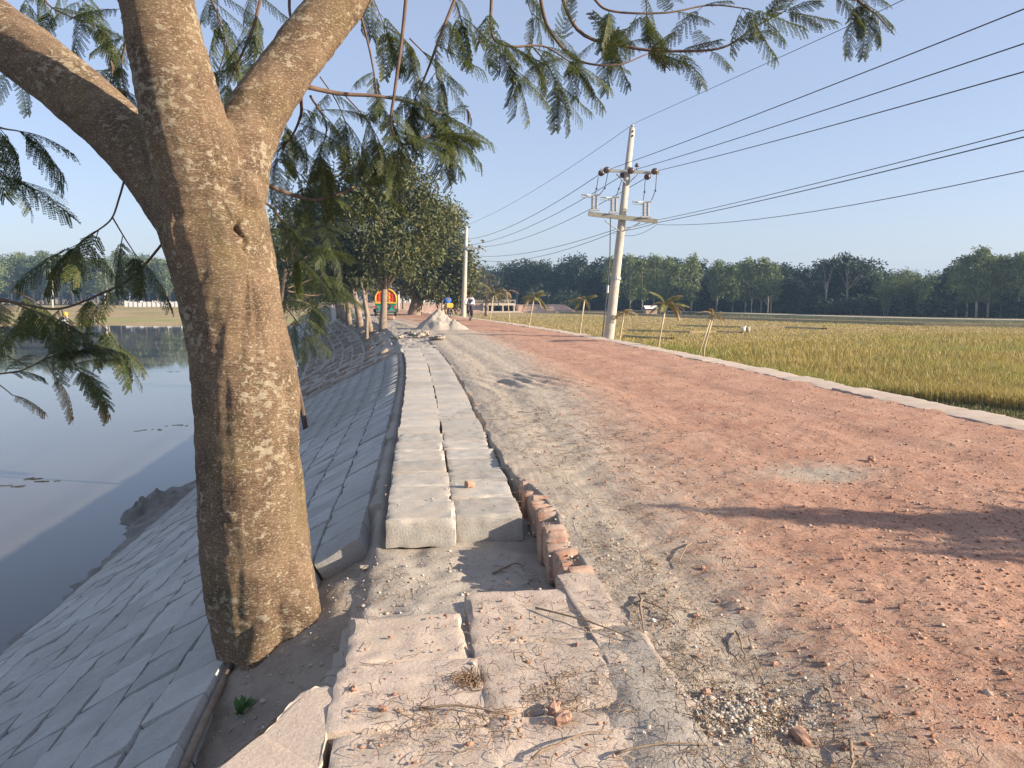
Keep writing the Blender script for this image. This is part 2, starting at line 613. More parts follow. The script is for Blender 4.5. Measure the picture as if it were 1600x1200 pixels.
M['redp'] = plain('red_pattern', (0.50, 0.04, 0.03), 0.7)
M['glass'] = plain('dark_glass', (0.03, 0.035, 0.035), 0.1)
M['culvert'] = pbr('culvert_concrete', (0.42, 0.36, 0.29), (0.54, 0.47, 0.39), 1.5, 0.9, 0.3, 12, 0.02)
M['sack'] = plain('pale_sack', (0.55, 0.50, 0.42), 0.9)
M['foam'] = plain('floating_debris', (0.03, 0.034, 0.028), 0.9)

# ------------------------------------------------------------------ heights
ROAD_L, ROAD_R = 0.775, 7.0


def road_z(u, y):
    u = np.asarray(u, float); y = np.asarray(y, float)
    near = np.exp(-y / 30)
    z = 0.03 * fbm(u, y * 0.6, 1.7, 3, 2) + 0.022 * fbm(u, y, 0.33, 4, 7) + 0.016 * near * fbm(u, y, 0.07, 3, 4)
    # shallow wheel ruts running along the road
    for c, d, w in ((1.45, 0.02, 0.16), (2.15, 0.014, 0.2), (3.4, 0.022, 0.3), (5.0, 0.022, 0.3)):
        cc = c + 0.25 * vn(y, y * 0, 6, 3)
        z = z - d * np.exp(-((u - cc) / w) ** 2)
    # corrugated wheel tracks in the loose sand
    k = np.exp(-((u - 2.0) / 0.75) ** 2 - ((y - 14.2) / 1.5) ** 2)
    z = z + 0.045 * k * np.sin((u * 8 + y * 2.2 + 1.5 * vn(u, y, 1.0, 8)) * 2.2) * (0.6 + vn(u, y, 0.3, 5))
    k = np.exp(-((u - 1.5) / 0.5) ** 2 - ((y - 7.6) / 1.6) ** 2)
    z = z + 0.005 * k * np.sin((u * 4 - y * 5) * 3 + 3 * vn(u, y, 0.5, 8))
    # dusty shoulder sinks a little towards the brick edge
    z = z - 0.03 * np.exp(-((u - ROAD_L) / 0.12) ** 2) * sstep(7, 9, y)
    return z + 0.02 * np.sin(np.clip((u - .8) / 6.2, 0, 1) * np.pi)


S0, SG = -0.10, 0.53


def S(u):
    return S0 + SG * (np.asarray(u, float) + 0.35)


def bank_z(u, y):
    u = np.asarray(u, float); y = np.asarray(y, float)
    rough = fbm(u, y, 0.9, 5, 21)
    fine = fbm(u, y, 0.14, 4, 31)
    far = sstep(23.6, 25.2, y)
    # top platform: bed under the walkway, then open broken sand beyond it
    top = -0.225 + 0.025 * rough + .10 * (1 - sstep(-.33, -.22, u)) * sstep(5.3, 5.6, y)
    fg = 1 - sstep(3.72, 3.86, y)
    drift = -0.028 + 0.05 * fbm(u, y, .55, 5, 33) + .03 * (sstep(.2, .75, u) - .5) + 0.012 * fine
    top = top * (1 - fg) + np.minimum(drift, .018 + .008 * fine) * fg
    pit = sstep(3.95, 4.2, y) * (1 - sstep(5.3, 5.5, y))
    top = top + pit * (-0.03 - 0.06 * (u - .1) + 0.06 * rough + 0.03 * fine)
    top_far = -0.03 + 0.10 * rough + 0.05 * fine
    top = top * (1 - far) + top_far * far
    # slope under the blocks
    sl = S(np.minimum(u, -0.35)) - 0.17
    sl_far = S(np.minimum(u, -0.35)) + 0.16 * rough + 0.05 * fine + 0.05
    sl = sl * (1 - far) + sl_far * far
    # sandy ground round the tree, no blocks here
    nt_ = 1 - sstep(4.75, 5.0, y + 0.25 * (u + .35))
    tr = -0.30 - 0.12 * (1 - sstep(3.4, 4.3, y)) - 0.34 * np.clip((-0.35 - u) / 0.95, 0, 1.2) ** 1.1 + 0.05 * rough + 0.03 * fine
    tr = tr + 0.10 * np.exp(-(((u + 0.62) / 0.30) ** 2 + ((y - 4.75) / 0.45) ** 2))
    k = nt_ * sstep(-1.42, -1.34, u)
    sl = sl * (1 - k) + tr * k
    lip = sstep(-.58, -.44, u) * sstep(5.7, 6.3, y)
    sl = sl * (1 - lip) + (S(np.minimum(u, -.35)) - .035 + .02 * rough) * lip
    w = sstep(-0.42, -0.30, u)
    z = sl * (1 - w) + top * w
    # foot of the bank: mud, then the pond bed
    toe = -2.42 + 0.42 * (u + 4.55) + 0.10 * rough + 0.05 * fine
    z = np.where(u < -4.55, np.maximum(np.minimum(toe, -2.42 + .1 * rough), -3.3), np.maximum(z, -2.6 + .1 * rough))
    # clod of earth reaching into the water
    z = z + 0.42 * np.exp(-(((u + 5.35) / 0.55) ** 2 + ((y - 15.6) / 1.3) ** 2)) * (1 + .5 * fine)
    return z


def grid_mesh(name, U, Y, zf, xf=None, order=1):
    uu, yy = np.meshgrid(U, Y)
    zz = zf(uu, yy)
    xx = uu + off(yy)
    v = np.stack([xx, yy, zz], -1).reshape(-1, 3)
    nu, ny = len(U), len(Y)
    i = np.arange(ny - 1)[:, None] * nu + np.arange(nu - 1)[None, :]
    f = np.stack([i, i + 1, i + 1 + nu, i + nu], -1).reshape(-1, 4)
    me = np_mesh(name, v, f)
    smooth(me)
    return me, uu.ravel(), yy.ravel()


def geo(y0, y1, k, dmin):
    out = [y0]
    while out[-1] < y1:
        out.append(out[-1] + max(dmin, out[-1] * k))
    return np.array(out)


# road surface
def road_full(u, y):
    left = ROAD_L + 0.05 * vn(y, y * 0 + 3, 0.35, 6) + 0.155 * (1 - sstep(5.9, 6.6, y))
    e = sstep(-0.045, 0.0, u - left)
    return road_z(u, y) * e + (1 - e) * (-0.30)


U = np.concatenate([np.arange(0.72, 1.3, 0.02), np.arange(1.3, 4.5, 0.034), np.arange(4.5, 7.03, 0.06)])
Y = geo(-3.0, 1.6, 0, 0.5)[:-1].tolist() + geo(1.7, 170, 0.0065, 0.022).tolist()
me, ru, ry = grid_mesh('road', U, np.array(Y), road_full)
sand_mask = 1.03 - .96 * sstep(1.2, 3.7, ru + 0.9 * fbm(ru, ry * 0.35, 1.6, 4, 41) - 0.35 * np.exp(-((ry - 14) / 9) ** 2)) \
    + 0.8 * np.exp(-(((ru - 3.6) / 0.75) ** 2 + ((ry - 6.3) / 0.4) ** 2)) \
    + 0.5 * np.exp(-(((ru - 2.6) / 1.6) ** 2 + ((ry - 31) / 7) ** 2)) \
    - 0.35 * sstep(40, 60, ry) - 0.34 * (1 - sstep(4.5, 9, ry)) * sstep(.95, 1.7, ru)
a = me.attributes.new('sand', 'FLOAT', 'POINT'); a.data.foreach_set('value', np.clip(sand_mask, 0, 1).astype(np.float32))
road = link('road', me, M['road']); tag(road, kind='structure')

# bank: bed of the walkway, soil round the tree, slope and pond floor
U = np.concatenate([np.arange(-9, -5.8, 0.2), np.arange(-5.8, -4.3, 0.07), np.arange(-4.3, -1.5, 0.14), np.arange(-1.5, 1.0, 0.03)])
Y = geo(-3.0, 1.6, 0, 0.4)[:-1].tolist() + geo(1.7, 150, 0.0085, 0.03).tolist()
me, bu, by = grid_mesh('bank', U, np.array(Y), bank_z)
me.materials.append(M['bank']); me.materials.append(M['mud']); me.materials.append(M['sand'])
pc = np.zeros(len(me.polygons) * 3, np.float32); me.polygons.foreach_get('center', pc)
pc = pc.reshape(-1, 3)
pu = pc[:, 0] - off(pc[:, 1])
mi = np.where(pu < -4.45, 1, np.where((pu > -.42 - .25 * vn(pc[:, 0], pc[:, 1], .3, 2)) | (pc[:, 1] > 25), 2, 0)).astype(np.int32)
me.polygons.foreach_set('material_index', mi)
bank = link('bank', me, None); tag(bank, kind='structure')


# wide ground: fields to the right, far shore to the left
def ground_z(u, y):
    right = -0.03 - 0.95 * sstep(7.45, 8.5, u) + .23 * sstep(8.7, 9.6, u) + 0.05 * fbm(u, y, 3, 4, 51) * sstep(7.6, 9, u)
    left = np.where(u < -8, -3.6, -3.6 + 3.1 * sstep(-2, 0.5, u))
    shore = sstep(116, 121, y + 4 * fbm(u, y * 0, 30, 3, 5))
    land = -2.35 + 1.75 * sstep(121, 215, y) + 0.12 * fbm(u, y, 9, 4, 61)
    left = left * (1 - shore) + land * shore
    k = sstep(0.6, 1.2, u)
    under = np.where((u > 0.6) & (u < 7.35), -0.5, 0)
    z = left * (1 - k) + right * k
    return np.where((u > 0.6) & (u < 7.35), np.minimum(z, -0.5 - 0 * under), z)


U = np.concatenate([-np.geomspace(900, 40, 22), np.arange(-38, -8, 3), np.arange(-8, 1, 1.0), np.array([3, 5, 7.0, 7.3, 7.36]),
                    np.arange(7.45, 9.3, 0.15), np.arange(9.5, 30, 0.7), np.arange(30, 120, 3), np.geomspace(122, 900, 16)])
Y = np.concatenate([np.arange(-60, -4, 8), np.arange(-4, 4, 1), geo(4, 900, 0.03, 0.3)])
me, _, _ = grid_mesh('ground', U, Y, ground_z)
ground = link('ground', me, M['ground']); tag(ground, kind='structure')

# pond
WATER_Z = -2.6
U = np.concatenate([-np.geomspace(500, 9, 30), np.array([-6.5, -5, -4.0])])
me, _, _ = grid_mesh('pond_water', U, geo(-8, 124, 0.05, 1.0), lambda u, y: 0 * u + WATER_Z)
tag(link('pond_water', me, M['water']), kind='structure')


# ------------------------------------------------------------------ masonry
def rough_box(name, sx, sy, sz, cuts=(8, 8, 4), amp=0.006, edge=0.02, seed=0, chip=0.02):
    """a cast block with worn, uneven edges, centred on x and y with its top at z = 0"""
    nx, ny, nz = cuts
    bm = bmesh.new()
    idx = {}

    def vert(i, j, k):
        if (i, j, k) not in idx:
            p = Vector(((i / nx - .5) * sx, (j / ny - .5) * sy, -sz + k / nz * sz))
            # wear: pull points that lie on two or three faces inward
            on = [(i in (0, nx)), (j in (0, ny)), (k in (0, nz))]
            q = p * 1.0 + Vector((seed * 3.7, seed * 1.3, seed * 2.1))
            if sum(on) >= 2:
                w = edge * (0.5 + 0.9 * (mnoise.noise(q * 9) + 0.5)) + chip * max(0, mnoise.noise(q * 4 + Vector((9, 0, 0))) - .1)
                if on[0]: p.x -= math.copysign(w * .7, p.x)
                if on[1]: p.y -= math.copysign(w * .7, p.y)
                if on[2]: p.z -= (w * .7 if k == nz else -w * .7)
            p += Vector((mnoise.noise(q * 14), mnoise.noise(q * 14 + Vector((5, 5, 5))), mnoise.noise(q * 11 + Vector((2, 8, 1))))) * amp
            idx[(i, j, k)] = bm.verts.new(p)
        return idx[(i, j, k)]
    for i in range(nx):
        for j in range(ny):
            bm.faces.new([vert(i, j, nz), vert(i + 1, j, nz), vert(i + 1, j + 1, nz), vert(i, j + 1, nz)])
            bm.faces.new([vert(i, j, 0), vert(i, j + 1, 0), vert(i + 1, j + 1, 0), vert(i + 1, j, 0)])
    for i in range(nx):
        for k in range(nz):
            bm.faces.new([vert(i, 0, k), vert(i + 1, 0, k), vert(i + 1, 0, k + 1), vert(i, 0, k + 1)])
            bm.faces.new([vert(i, ny, k), vert(i, ny, k + 1), vert(i + 1, ny, k + 1), vert(i + 1, ny, k)])
    for j in range(ny):
        for k in range(nz):
            bm.faces.new([vert(0, j, k), vert(0, j, k + 1), vert(0, j + 1, k + 1), vert(0, j + 1, k)])
            bm.faces.new([vert(nx, j, k), vert(nx, j + 1, k), vert(nx, j + 1, k + 1), vert(nx, j, k + 1)])
    me = bpy.data.meshes.new(name)
    bm.to_mesh(me); bm.free()
    smooth(me)
    me.set_sharp_from_angle(angle=R(33))
    return me


walk = empty('block_walkway', (0, 0, 0), kind='structure')
near_blocks = [rough_box('block', .495, .497, .21, (16, 16, 7), .006, .008, s, .05) for s in range(5)]
far_blocks = [rough_box('block', .495, .495, .21, (4, 4, 2), .006, .008, s + 9, .02) for s in range(4)]
for me in near_blocks + far_blocks: me.materials.append(M['block'])
y0 = 5.52
for i in range(37):
    y = y0 + i * .5
    for j, u in enumerate((-.015, .487)):
        me = random.choice(near_blocks if y < 9 else far_blocks)
        o = link('concrete_block', me, None, walk)
        dy = .14 if j == 1 and i < 40 else 0
        o.location = (u + float(off(y)) + random.uniform(-.012, .012), y + dy + random.uniform(-.008, .008), -.004 + random.uniform(-.012, .012))
        if j == 1: o.location.z -= .012
        o.rotation_euler = (R(random.uniform(-.7, .7)), R(random.uniform(-.7, .7)), R(random.uniform(-1.2, 1.2)))

# dusty slabs in the foreground: x centre, y centre, width, depth, top, tilt x, tilt y, turn
slabs = [(-.075, 3.42, .55, .50, -.005, 0, .5, 1.5), (-.06, 2.91, .62, .52, .004, .4, 0, -1), (-.03, 2.39, .60, .52, -.004, 0, 0, 1),
         (.50, 3.60, .58, .62, .0, .6, .5, 0), (.50, 3.00, .58, .58, .006, -.4, .3, 1), (.50, 2.42, .58, .58, -.004, 0, 0, -1),
         (.86, 3.74, .24, .74, .012, .5, .8, 3), (.90, 3.00, .27, .74, .004, 0, 1, 2), (.93, 2.30, .30, .66, -.006, 0, 1, 0),
         (-.66, 2.02, .52, .5, -.02, 0, -2, 5), (0, 1.95, .6, .5, 0, 0, 0, 0), (.55, 1.9, .6, .55, 0, 0, 0, 0)]
for i, (x, y, w, d, z, tx, ty, tz) in enumerate(slabs):
    me = rough_box('slab', w - .012, d - .012, .21, (22, 22, 7), .008, .008, 20 + i, .06)
    me.materials.append(M['slab'])
    o = link('concrete_slab', me, None, walk)
    o.location = (x, y, z); o.rotation_euler = (R(tx), R(ty), R(tz))

ol = [(250, 1300), (300, 1235), (345, 1198), (395, 1158), (432, 1130), (446, 1108), (470, 1082), (500, 1072), (533, 1076), (524, 1105), (512, 1140), (505, 1175), (492, 1230), (470, 1300)]
ol = [PG(*p, -.006) for p in ol]
ring_ = []
for i, p in enumerate(ol):
    q = ol[(i + 1) % len(ol)]
    for k in range(4):
        e = p.lerp(q, k / 4); ring_.append(e + Vector((random.uniform(-.007, .007), random.uniform(-.007, .007), random.uniform(-.004, .004))))
bm = bmesh.new()
up_ = [bm.verts.new(p) for p in ring_]
lo_ = [bm.verts.new(p + Vector((random.uniform(-.02, .01), 0, -.20))) for p in ring_]
top_ = bm.faces.new(up_)
for i in range(len(up_)):
    j = (i + 1) % len(up_); bm.faces.new((up_[i], lo_[i], lo_[j], up_[j]))
res = bmesh.ops.inset_region(bm, faces=[top_], thickness=.018, depth=.008)
me = bpy.data.meshes.new('slab'); bmesh.ops.recalc_face_normals(bm, faces=bm.faces); bm.to_mesh(me); bm.free()
me.materials.append(M['slab'])
link('concrete_slab', me, None, walk)

# --- bricks on edge beside the pit and along the walkway
edge = empty('brick_edging', (0, 0, 0), label='row of dusty bricks set on end along the pit and walkway', cat='brick edging')
bricks = [rough_box('brick', .155, .105, .24, (5, 4, 5), .006, .012, 40 + s, .03) for s in range(6)]
for me in bricks: me.materials.append(M['brick'])
y = 4.16
while y < 6.6:
    o = link('brick', random.choice(bricks), None, edge)
    o.location = (.885 + random.uniform(-.018, .018) - .015 * math.sin(y * 3), y, -.005 + random.uniform(-.03, .028))
    o.rotation_euler = (R(random.uniform(-5, 5)), R(random.uniform(-4, 4)), R(random.uniform(-7, 7)))
    y += .108 + random.uniform(0, .012)
while y < 16:
    o = link('brick', random.choice(bricks), None, edge)
    o.location = (.85 + random.uniform(-.02, .02) + float(off(y)), y, -.035 + random.uniform(-.02, .02))
    o.rotation_euler = (R(random.uniform(-5, 5)), R(random.uniform(-4, 4)), R(random.uniform(-6, 6)))
    y += random.choice((.115, .125, .26, .5, .9))

# --- slope protection
slope = empty('slope_blocks', (0, 0, 0), kind='structure')
ang = math.atan(SG)
sl_mesh = [rough_box('slope_block', .385, .432, .16, (6, 6, 3), .005, .005, 60 + s, .03) for s in range(6)]
for me in sl_mesh: me.materials.append(M['slope_block'])
spots = []
du = .397 * math.cos(ang)
for r in range(13):
    u = -.62 - r * du
    sh = (r % 2) * .24 + random.uniform(-.05, .05)
    y = 1.6 + sh
    while y < 24 + random.uniform(-.4, .4):
        if u > -1.3 and y < 5.25 - .1 * r: y += .445; continue
        if u < -4.5: break
        spots.append((u, y, r)); y += .445
spots.sort(key=lambda s: s[1] ** 2 + s[0] ** 2)
vis = [s for s in spots if s[1] > 2.2]
first = set(vis[:295])
rest_v, rest_f = [], []
bx = np.array([(x, y_, z) for z in (-.16, 0) for y_ in (-.214, .214) for x in (-.19, .19)])
bf = np.array([(0, 2, 3, 1), (4, 5, 7, 6), (0, 1, 5, 4), (2, 6, 7, 3), (0, 4, 6, 2), (1, 3, 7, 5)])


def slope_xform(u, y, r, js=1.0):
    lift = random.uniform(-.011, .011) * js
    rot = Euler((R(random.uniform(-1.6, 1.6)) * js, -ang + R(random.uniform(-2.0, 2.0)) * js, R(random.uniform(-1.5, 1.5)) * js)).to_matrix()
    return Vector((u + float(off(y)), y + random.uniform(-.015, .015), float(S(u)) + lift)), rot


for s in spots:
    loc, rot = slope_xform(*s)
    if s in first:
        o = link('slope_block', random.choice(sl_mesh), None, slope)
        o.location = loc; o.rotation_euler = rot.to_euler()
    else:
        rest_f.append(bf + len(rest_v) * 8); rest_v.append(bx @ np.array(rot).T + np.array(loc))
far_v, far_f = [], []
for r in range(9):
    u = -.9 - r * .46
    y = 24.5 + (r % 2) * .3
    while y < 75:
        loc, rot = slope_xform(u, y, r, 2.4)
        loc.z = float(bank_z(u, y)) + random.uniform(-.02, .06)
        far_f.append(bf + len(far_v) * 8); far_v.append(bx @ np.array(rot).T + np.array(loc))
        y += .6
me = np_mesh('far_slope_blocks', np.concatenate(rest_v), np.concatenate(rest_f))
tag(link('far_slope_blocks', me, M['slope_block'], slope), kind='stuff')
me = np_mesh('buried_slope_blocks', np.concatenate(far_v), np.concatenate(far_f))
tag(link('buried_slope_blocks', me, M['bank'], slope), kind='stuff')

# --- pale edging along the right side of the road
kerb = empty('road_edging', (0, 0, 0), label='pale strip of flat edging slabs between the red road and the rice field', cat='edging')
km = [rough_box('edging_slab', .66, .62, .16, (5, 6, 2), .007, .016, 80 + s, .03) for s in range(5)]
for me in km: me.materials.append(M['slab'])
y = 3.0
while y < 75:
    o = link('edging_slab', random.choice(km), None, kerb)
    yaw = math.atan2(float(off(y + 1) - off(y)), 1)
    sc_ = 1.0
    o.location = (7.22 + float(off(y)) + random.uniform(-.03, .03), y, .012 + random.uniform(-.012, .012))
    o.rotation_euler = (R(random.uniform(-1.2, 1.2)), R(random.uniform(-1.5, 2.5)), -yaw + R(random.uniform(-2.5, 2.5)))
    y += .635
far_v, far_f = [], []
while y < 150:
    loc = np.array((7.22 + float(off(y)), y, .03))
    far_v.append(bx * np.array((1.2, 5, 1)) + loc); far_f.append(bf + 8 * len(far_f)); y += 2.3
me = np_mesh('far_edging', np.concatenate(far_v), np.concatenate(far_f))
tag(link('far_edging', me, M['slab'], kerb), kind='stuff')

# ------------------------------------------------------------------ loose stones, chips and litter
_oct = np.array([(1, 0, 0), (-1, 0, 0), (0, 1, 0), (0, -1, 0), (0, 0, 1), (0, 0, -1)], float)
_octf = np.array([(0, 2, 4), (2, 1, 4), (1, 3, 4), (3, 0, 4), (2, 0, 5), (1, 2, 5), (3, 1, 5), (0, 3, 5)])


def stones(name, x, y, z, size, mat, flat=0.6):
    n = len(x)
    v = np.repeat(_oct[None], n, 0) * (1 + rng.uniform(-.35, .35, (n, 6, 3)))
    v = v + rng.uniform(-.25, .25, (n, 6, 3))
    a = rng.uniform(0, 6.28, n); ca, sa = np.cos(a)[:, None], np.sin(a)[:, None]
    sx, sy = rng.uniform(.7, 1.4, (n, 1)), rng.uniform(.6, 1.0, (n, 1))
    X, Yv, Z = v[..., 0] * sx, v[..., 1] * sy, v[..., 2] * flat
    v = np.stack([X * ca - Yv * sa, X * sa + Yv * ca, Z], -1) * size[:, None, None] * .5
    v = v + np.stack([x, y, z + size * flat * .25], -1)[:, None, :]
    f = (_octf[None] + 6 * np.arange(n)[:, None, None]).reshape(-1, 3)
    me = np_mesh(name, v.reshape(-1, 3), f)
    return tag(link(name, me, mat), kind='stuff')


n = 42000
y = 1 / rng.uniform(1 / 34, 1 / 2.3, n)
u = rng.uniform(.98, 6.98, n) ** 1.0
keep = (rng.random(n) < np.clip((u - .6) / 3.2, .10, 1)) & (u < 2 + y * 1.0)
u, y = u[keep], y[keep]
size = np.minimum(.005 + rng.exponential(.0055, len(u)) * (0.8 + y * .06), .04)
o = stones('brick_chips', u + off(y), y, road_z(u, y), size, M['chips'])
tag(o, label='crushed brick chips strewn over the red road', cat='brick chips')

n = 2600
cx, cy = PG(1150, 1110).x, PG(1150, 1110).y
r_ = np.abs(rng.normal(0, 1, n)); t = rng.uniform(0, 6.28, n)
x = cx + .20 * r_ * np.cos(t) + rng.normal(0, .03, n); y = cy + .11 * r_ * np.sin(t)
g2 = 500
x = np.concatenate([x, .98 + .14 * rng.normal(0, 1, g2) + .1]); y = np.concatenate([y, rng.uniform(2.6, 5.2, g2)])
size = .005 + rng.exponential(.0055, len(x))
o = stones('white_gravel', x, y, road_z(x, y), np.minimum(size, .045), M['gravel'], .7)
tag(o, label='patch of pale crushed gravel beside the foreground slabs', cat='gravel')

n = 900
x = rng.uniform(-.3, 1.0, n); y = 1 / rng.uniform(1 / 6.5, 1 / 2.3, n)
ok = ~((y > 3.98) & (y < 5.35))
x, y = x[ok], y[ok]
o = stones('slab_grit', x, y, 0 * x + .006, np.minimum(.004 + rng.exponential(.006, len(x)), .03), M['chips'])
tag(o, label='small grit and crumbs lying on the concrete slabs', cat='grit')
n = 1600
x = rng.uniform(-1.3, .74, n); y = rng.uniform(2.5, 5.4, n)
ok = ((x < -.4) | ((y > 4.05) & (y < 5.2)))
x, y = x[ok], y[ok]
o = stones('soil_crumbs', x, y, bank_z(x, y), np.minimum(.006 + rng.exponential(.007, len(x)), .04), M['gravel'])
tag(o, label='crumbs of dry soil scattered round the tree foot', cat='soil crumbs')


def fibres(name, x, y, z, length, width, mat, curl=1.0, seg=4):
    n = len(x)
    a = rng.uniform(0, 6.28, n)
    pts = []
    px, py = x.copy(), y.copy()
    k = rng.normal(0, curl, n)
    left, right = [], []
    lift = rng.uniform(0, .02, n)
    for s in range(seg + 1):
        nx_, ny_ = -np.sin(a) * width / 2, np.cos(a) * width / 2
        zz = z + .004 + lift * np.sin(np.pi * s / seg) + .001 * s
        left.append(np.stack([px + nx_, py + ny_, zz], -1)); right.append(np.stack([px - nx_, py - ny_, zz + width * .5], -1))
        px = px + np.cos(a) * length / seg; py = py + np.sin(a) * length / seg
        a = a + k / seg + rng.normal(0, .25, n)
    v = np.stack(left + right, 1)
    m_ = 2 * (seg + 1)
    f = np.array([(s, s + 1, s + 2 + seg, s + 1 + seg) for s in range(seg)])
    f = (f[None] + m_ * np.arange(n)[:, None, None]).reshape(-1, 4)
    me = np_mesh(name, v.reshape(-1, 3), f)
    return tag(link(name, me, mat), kind='stuff')


def surf(x, y):
    u = x - off(y)
    return np.where(u > .99, road_z(u, y), np.where((u > -.33) & ~((y > 4.02) & (y < 5.3)), .004, np.maximum(bank_z(u, y), -9)))


# dry grass and needles: clumps along the road edge, thinner elsewhere
lx, ly = [], []
clumps = [(1060, 1010, .35, 500), (1000, 930, .25, 300), (1130, 1060, .3, 420), (1150, 1180, .35, 600), (930, 860, .2, 180), (880, 1090, .09, 150),
          (1030, 880, .3, 220), (735, 1065, .022, 160), (655, 1130, .10, 140), (760, 1130, .08, 90), (820, 1000, .15, 80), (1250, 1190, .25, 400),
          (990, 800, .4, 200), (900, 720, .5, 220), (820, 650, .5, 150), (960, 680, .5, 150), (620, 870, .12, 80), (700, 1000, .4, 60), (860, 1170, .2, 120), (600, 1180, .2, 60)]
for px, py, s, k in clumps:
    c = PG(px, py, 0)
    lx.append(rng.normal(c.x, s, k)); ly.append(rng.normal(c.y, s * 1.3, k))
lx.append(rng.uniform(1.0, 3.0, 1100)); ly.append(1 / rng.uniform(1 / 16, 1 / 2.4, 1100))
lx.append(rng.uniform(-1.2, .7, 150)); ly.append(rng.uniform(2.4, 5.3, 150))
x, y = np.concatenate(lx), np.clip(np.concatenate(ly), 2.2, 40)
o = fibres('dry_litter', x, y, surf(x, y), rng.uniform(.02, .11, len(x)) * np.clip(y / 4, 1, 2), rng.uniform(.0012, .003, len(x)) * np.clip(y / 4, 1, 3), M['litter'], 1.2)
tag(o, label='dry grass and needle litter along the road edge', cat='litter')


def twig(px1, py1, px2, py2, r, bow=.03, label=None):
    a, b = PG(px1, py1, .02), PG(px2, py2, .02)
    pts = []
    for i in range(8):
        t = i / 7
        p = a.lerp(b, t)
        p.x += random.uniform(-.006, .006); p.y += bow * math.sin(t * 3.14) + random.uniform(-.006, .006)
        p.z = float(surf(np.array([p.x]), np.array([p.y]))[0]) + r + .004 + .015 * math.sin(t * 3.14)
        pts.append(p)
    o = MB(pts[0]).tube(pts, [r * (1 - .6 * i / 7) for i in range(8)], 6).build('twig', M['twig'], None, True)
    o.location = pts[0]
    tag(o, label, 'twig', 'twigs lying in the foreground')


twig(655, 1105, 802, 1117, .006, .02, 'straight dry twig lying across the crack between two slabs')
twig(835, 948, 1060, 1030, .005, .05, 'long thin twig reaching from the dusty slab onto the road')
twig(830, 1182, 960, 1140, .006, .02, 'pale dry stick at the bottom edge of the slabs')
twig(960, 1175, 1110, 1160, .005, .01, 'thin straight stick on the road edge near the bottom of the picture')
twig(1000, 925, 1005, 985, .008, .0, 'short forked dark stick upright in view on the dusty shoulder')
twig(1000, 935, 1060, 970, .005, .02, 'curved twig touching the forked dark stick')
twig(1150, 975, 1165, 1015, .007, .0, 'short curved root piece on the road right of the shoulder')
twig(1330, 1145, 1333, 1200, .008, .0, 'pale stub of root on the road at the bottom edge')
twig(1288, 1065, 1303, 1100, .006, .0, 'small bent root piece beside the gravel patch')
twig(1080, 845, 1060, 880, .006, .02, 'small twig on the dusty shoulder level with the brick row')
twig(770, 835, 818, 826, .008, .03, 'dark strip of wood at the front of the walkway block')

# brick pieces one can pick out
frag_mesh = []
for s in range(5):
    me = rough_box('fragment', 1.0, .75, .62, (3, 3, 2), .10, .10, 100 + s, .2)
    smooth(me, False)
    me.materials.append(M['fragment'])
    frag_mesh.append(me)
frags = [(866, 1112, 22, 'upper of the two broken brick pieces lying on the dusty slab'), (878, 1128, 24, 'lower of the two broken brick pieces lying on the dusty slab'),
         (598, 1112, 14, 'small round brick piece in the middle of the foreground slab'), (1255, 1148, 28, 'broken brick piece right of the white gravel patch'),
         (1105, 1085, 18, 'brick lump above the white gravel patch'), (735, 760, 16, 'orange brick piece lying on a walkway block'),
         (1362, 722, 12, 'single brick lump standing out on the red road'), (552, 1080, 12, 'small brick crumb on the joint of the left slabs')]
for i in range(16):
    frags.append((random.uniform(1020, 1590), random.uniform(800, 1190), random.uniform(7, 13), None))
for px, py, w, lab in frags:
    c = PG(px, py, 0)
    dist = (c - Vector((0, 0, CAM_H))).length
    sz = w / 1200 * dist
    o = link('brick_fragment', random.choice(frag_mesh), None)
    o.scale = (sz, sz, sz)
    o.location = (c.x, c.y, float(surf(np.array([c.x]), np.array([c.y]))[0]) + .5 * sz)
    o.rotation_euler = (random.uniform(-.3, .3), random.uniform(-.3, .3), random.uniform(0, 6.28))
    tag(o, lab or 'loose broken brick piece lying on the near red road', 'brick piece', 'broken brick pieces in the foreground')

# ------------------------------------------------------------------ sand heap and broken ground behind the walkway
def heap(name, c, rx, ry, h, label, seed, second=None):
    X = np.linspace(-1.25, 1.25, 70)
    gx, gy = np.meshgrid(X, X)
    r = np.sqrt(gx ** 2 + gy ** 2)
    z = h * np.clip(1 - r, 0, None) ** 1.05
    if second:
        sx, sy, sr, sh = second
        r2 = np.sqrt(((gx - sx) / sr) ** 2 + ((gy - sy) / sr) ** 2)
        z = np.maximum(z, sh * np.clip(1 - r2, 0, None))
    wx, wy = gx * rx, gy * ry
    z = z + (.16 * fbm(wx, wy, .6, 6, seed, .6)) * h * np.clip(z / h * 4, 0, 1) - .05
    v = np.stack([wx, wy, z], -1).reshape(-1, 3)
    i = np.arange(69)[:, None] * 70 + np.arange(69)[None]
    me = np_mesh(name, v, np.stack([i, i + 1, i + 71, i + 70], -1).reshape(-1, 4))
    smooth(me)
    o = link(name, me, M['sand'], None, c)
    tag(o, label, 'sand heap')


c = PG(685, 514)
heap('sand_heap', (c.x, c.y, 0), 1.25, 1.3, 1.0, 'pointed heap of grey sand at the edge of the red road', 71, (.62, -.35, .62, .52))

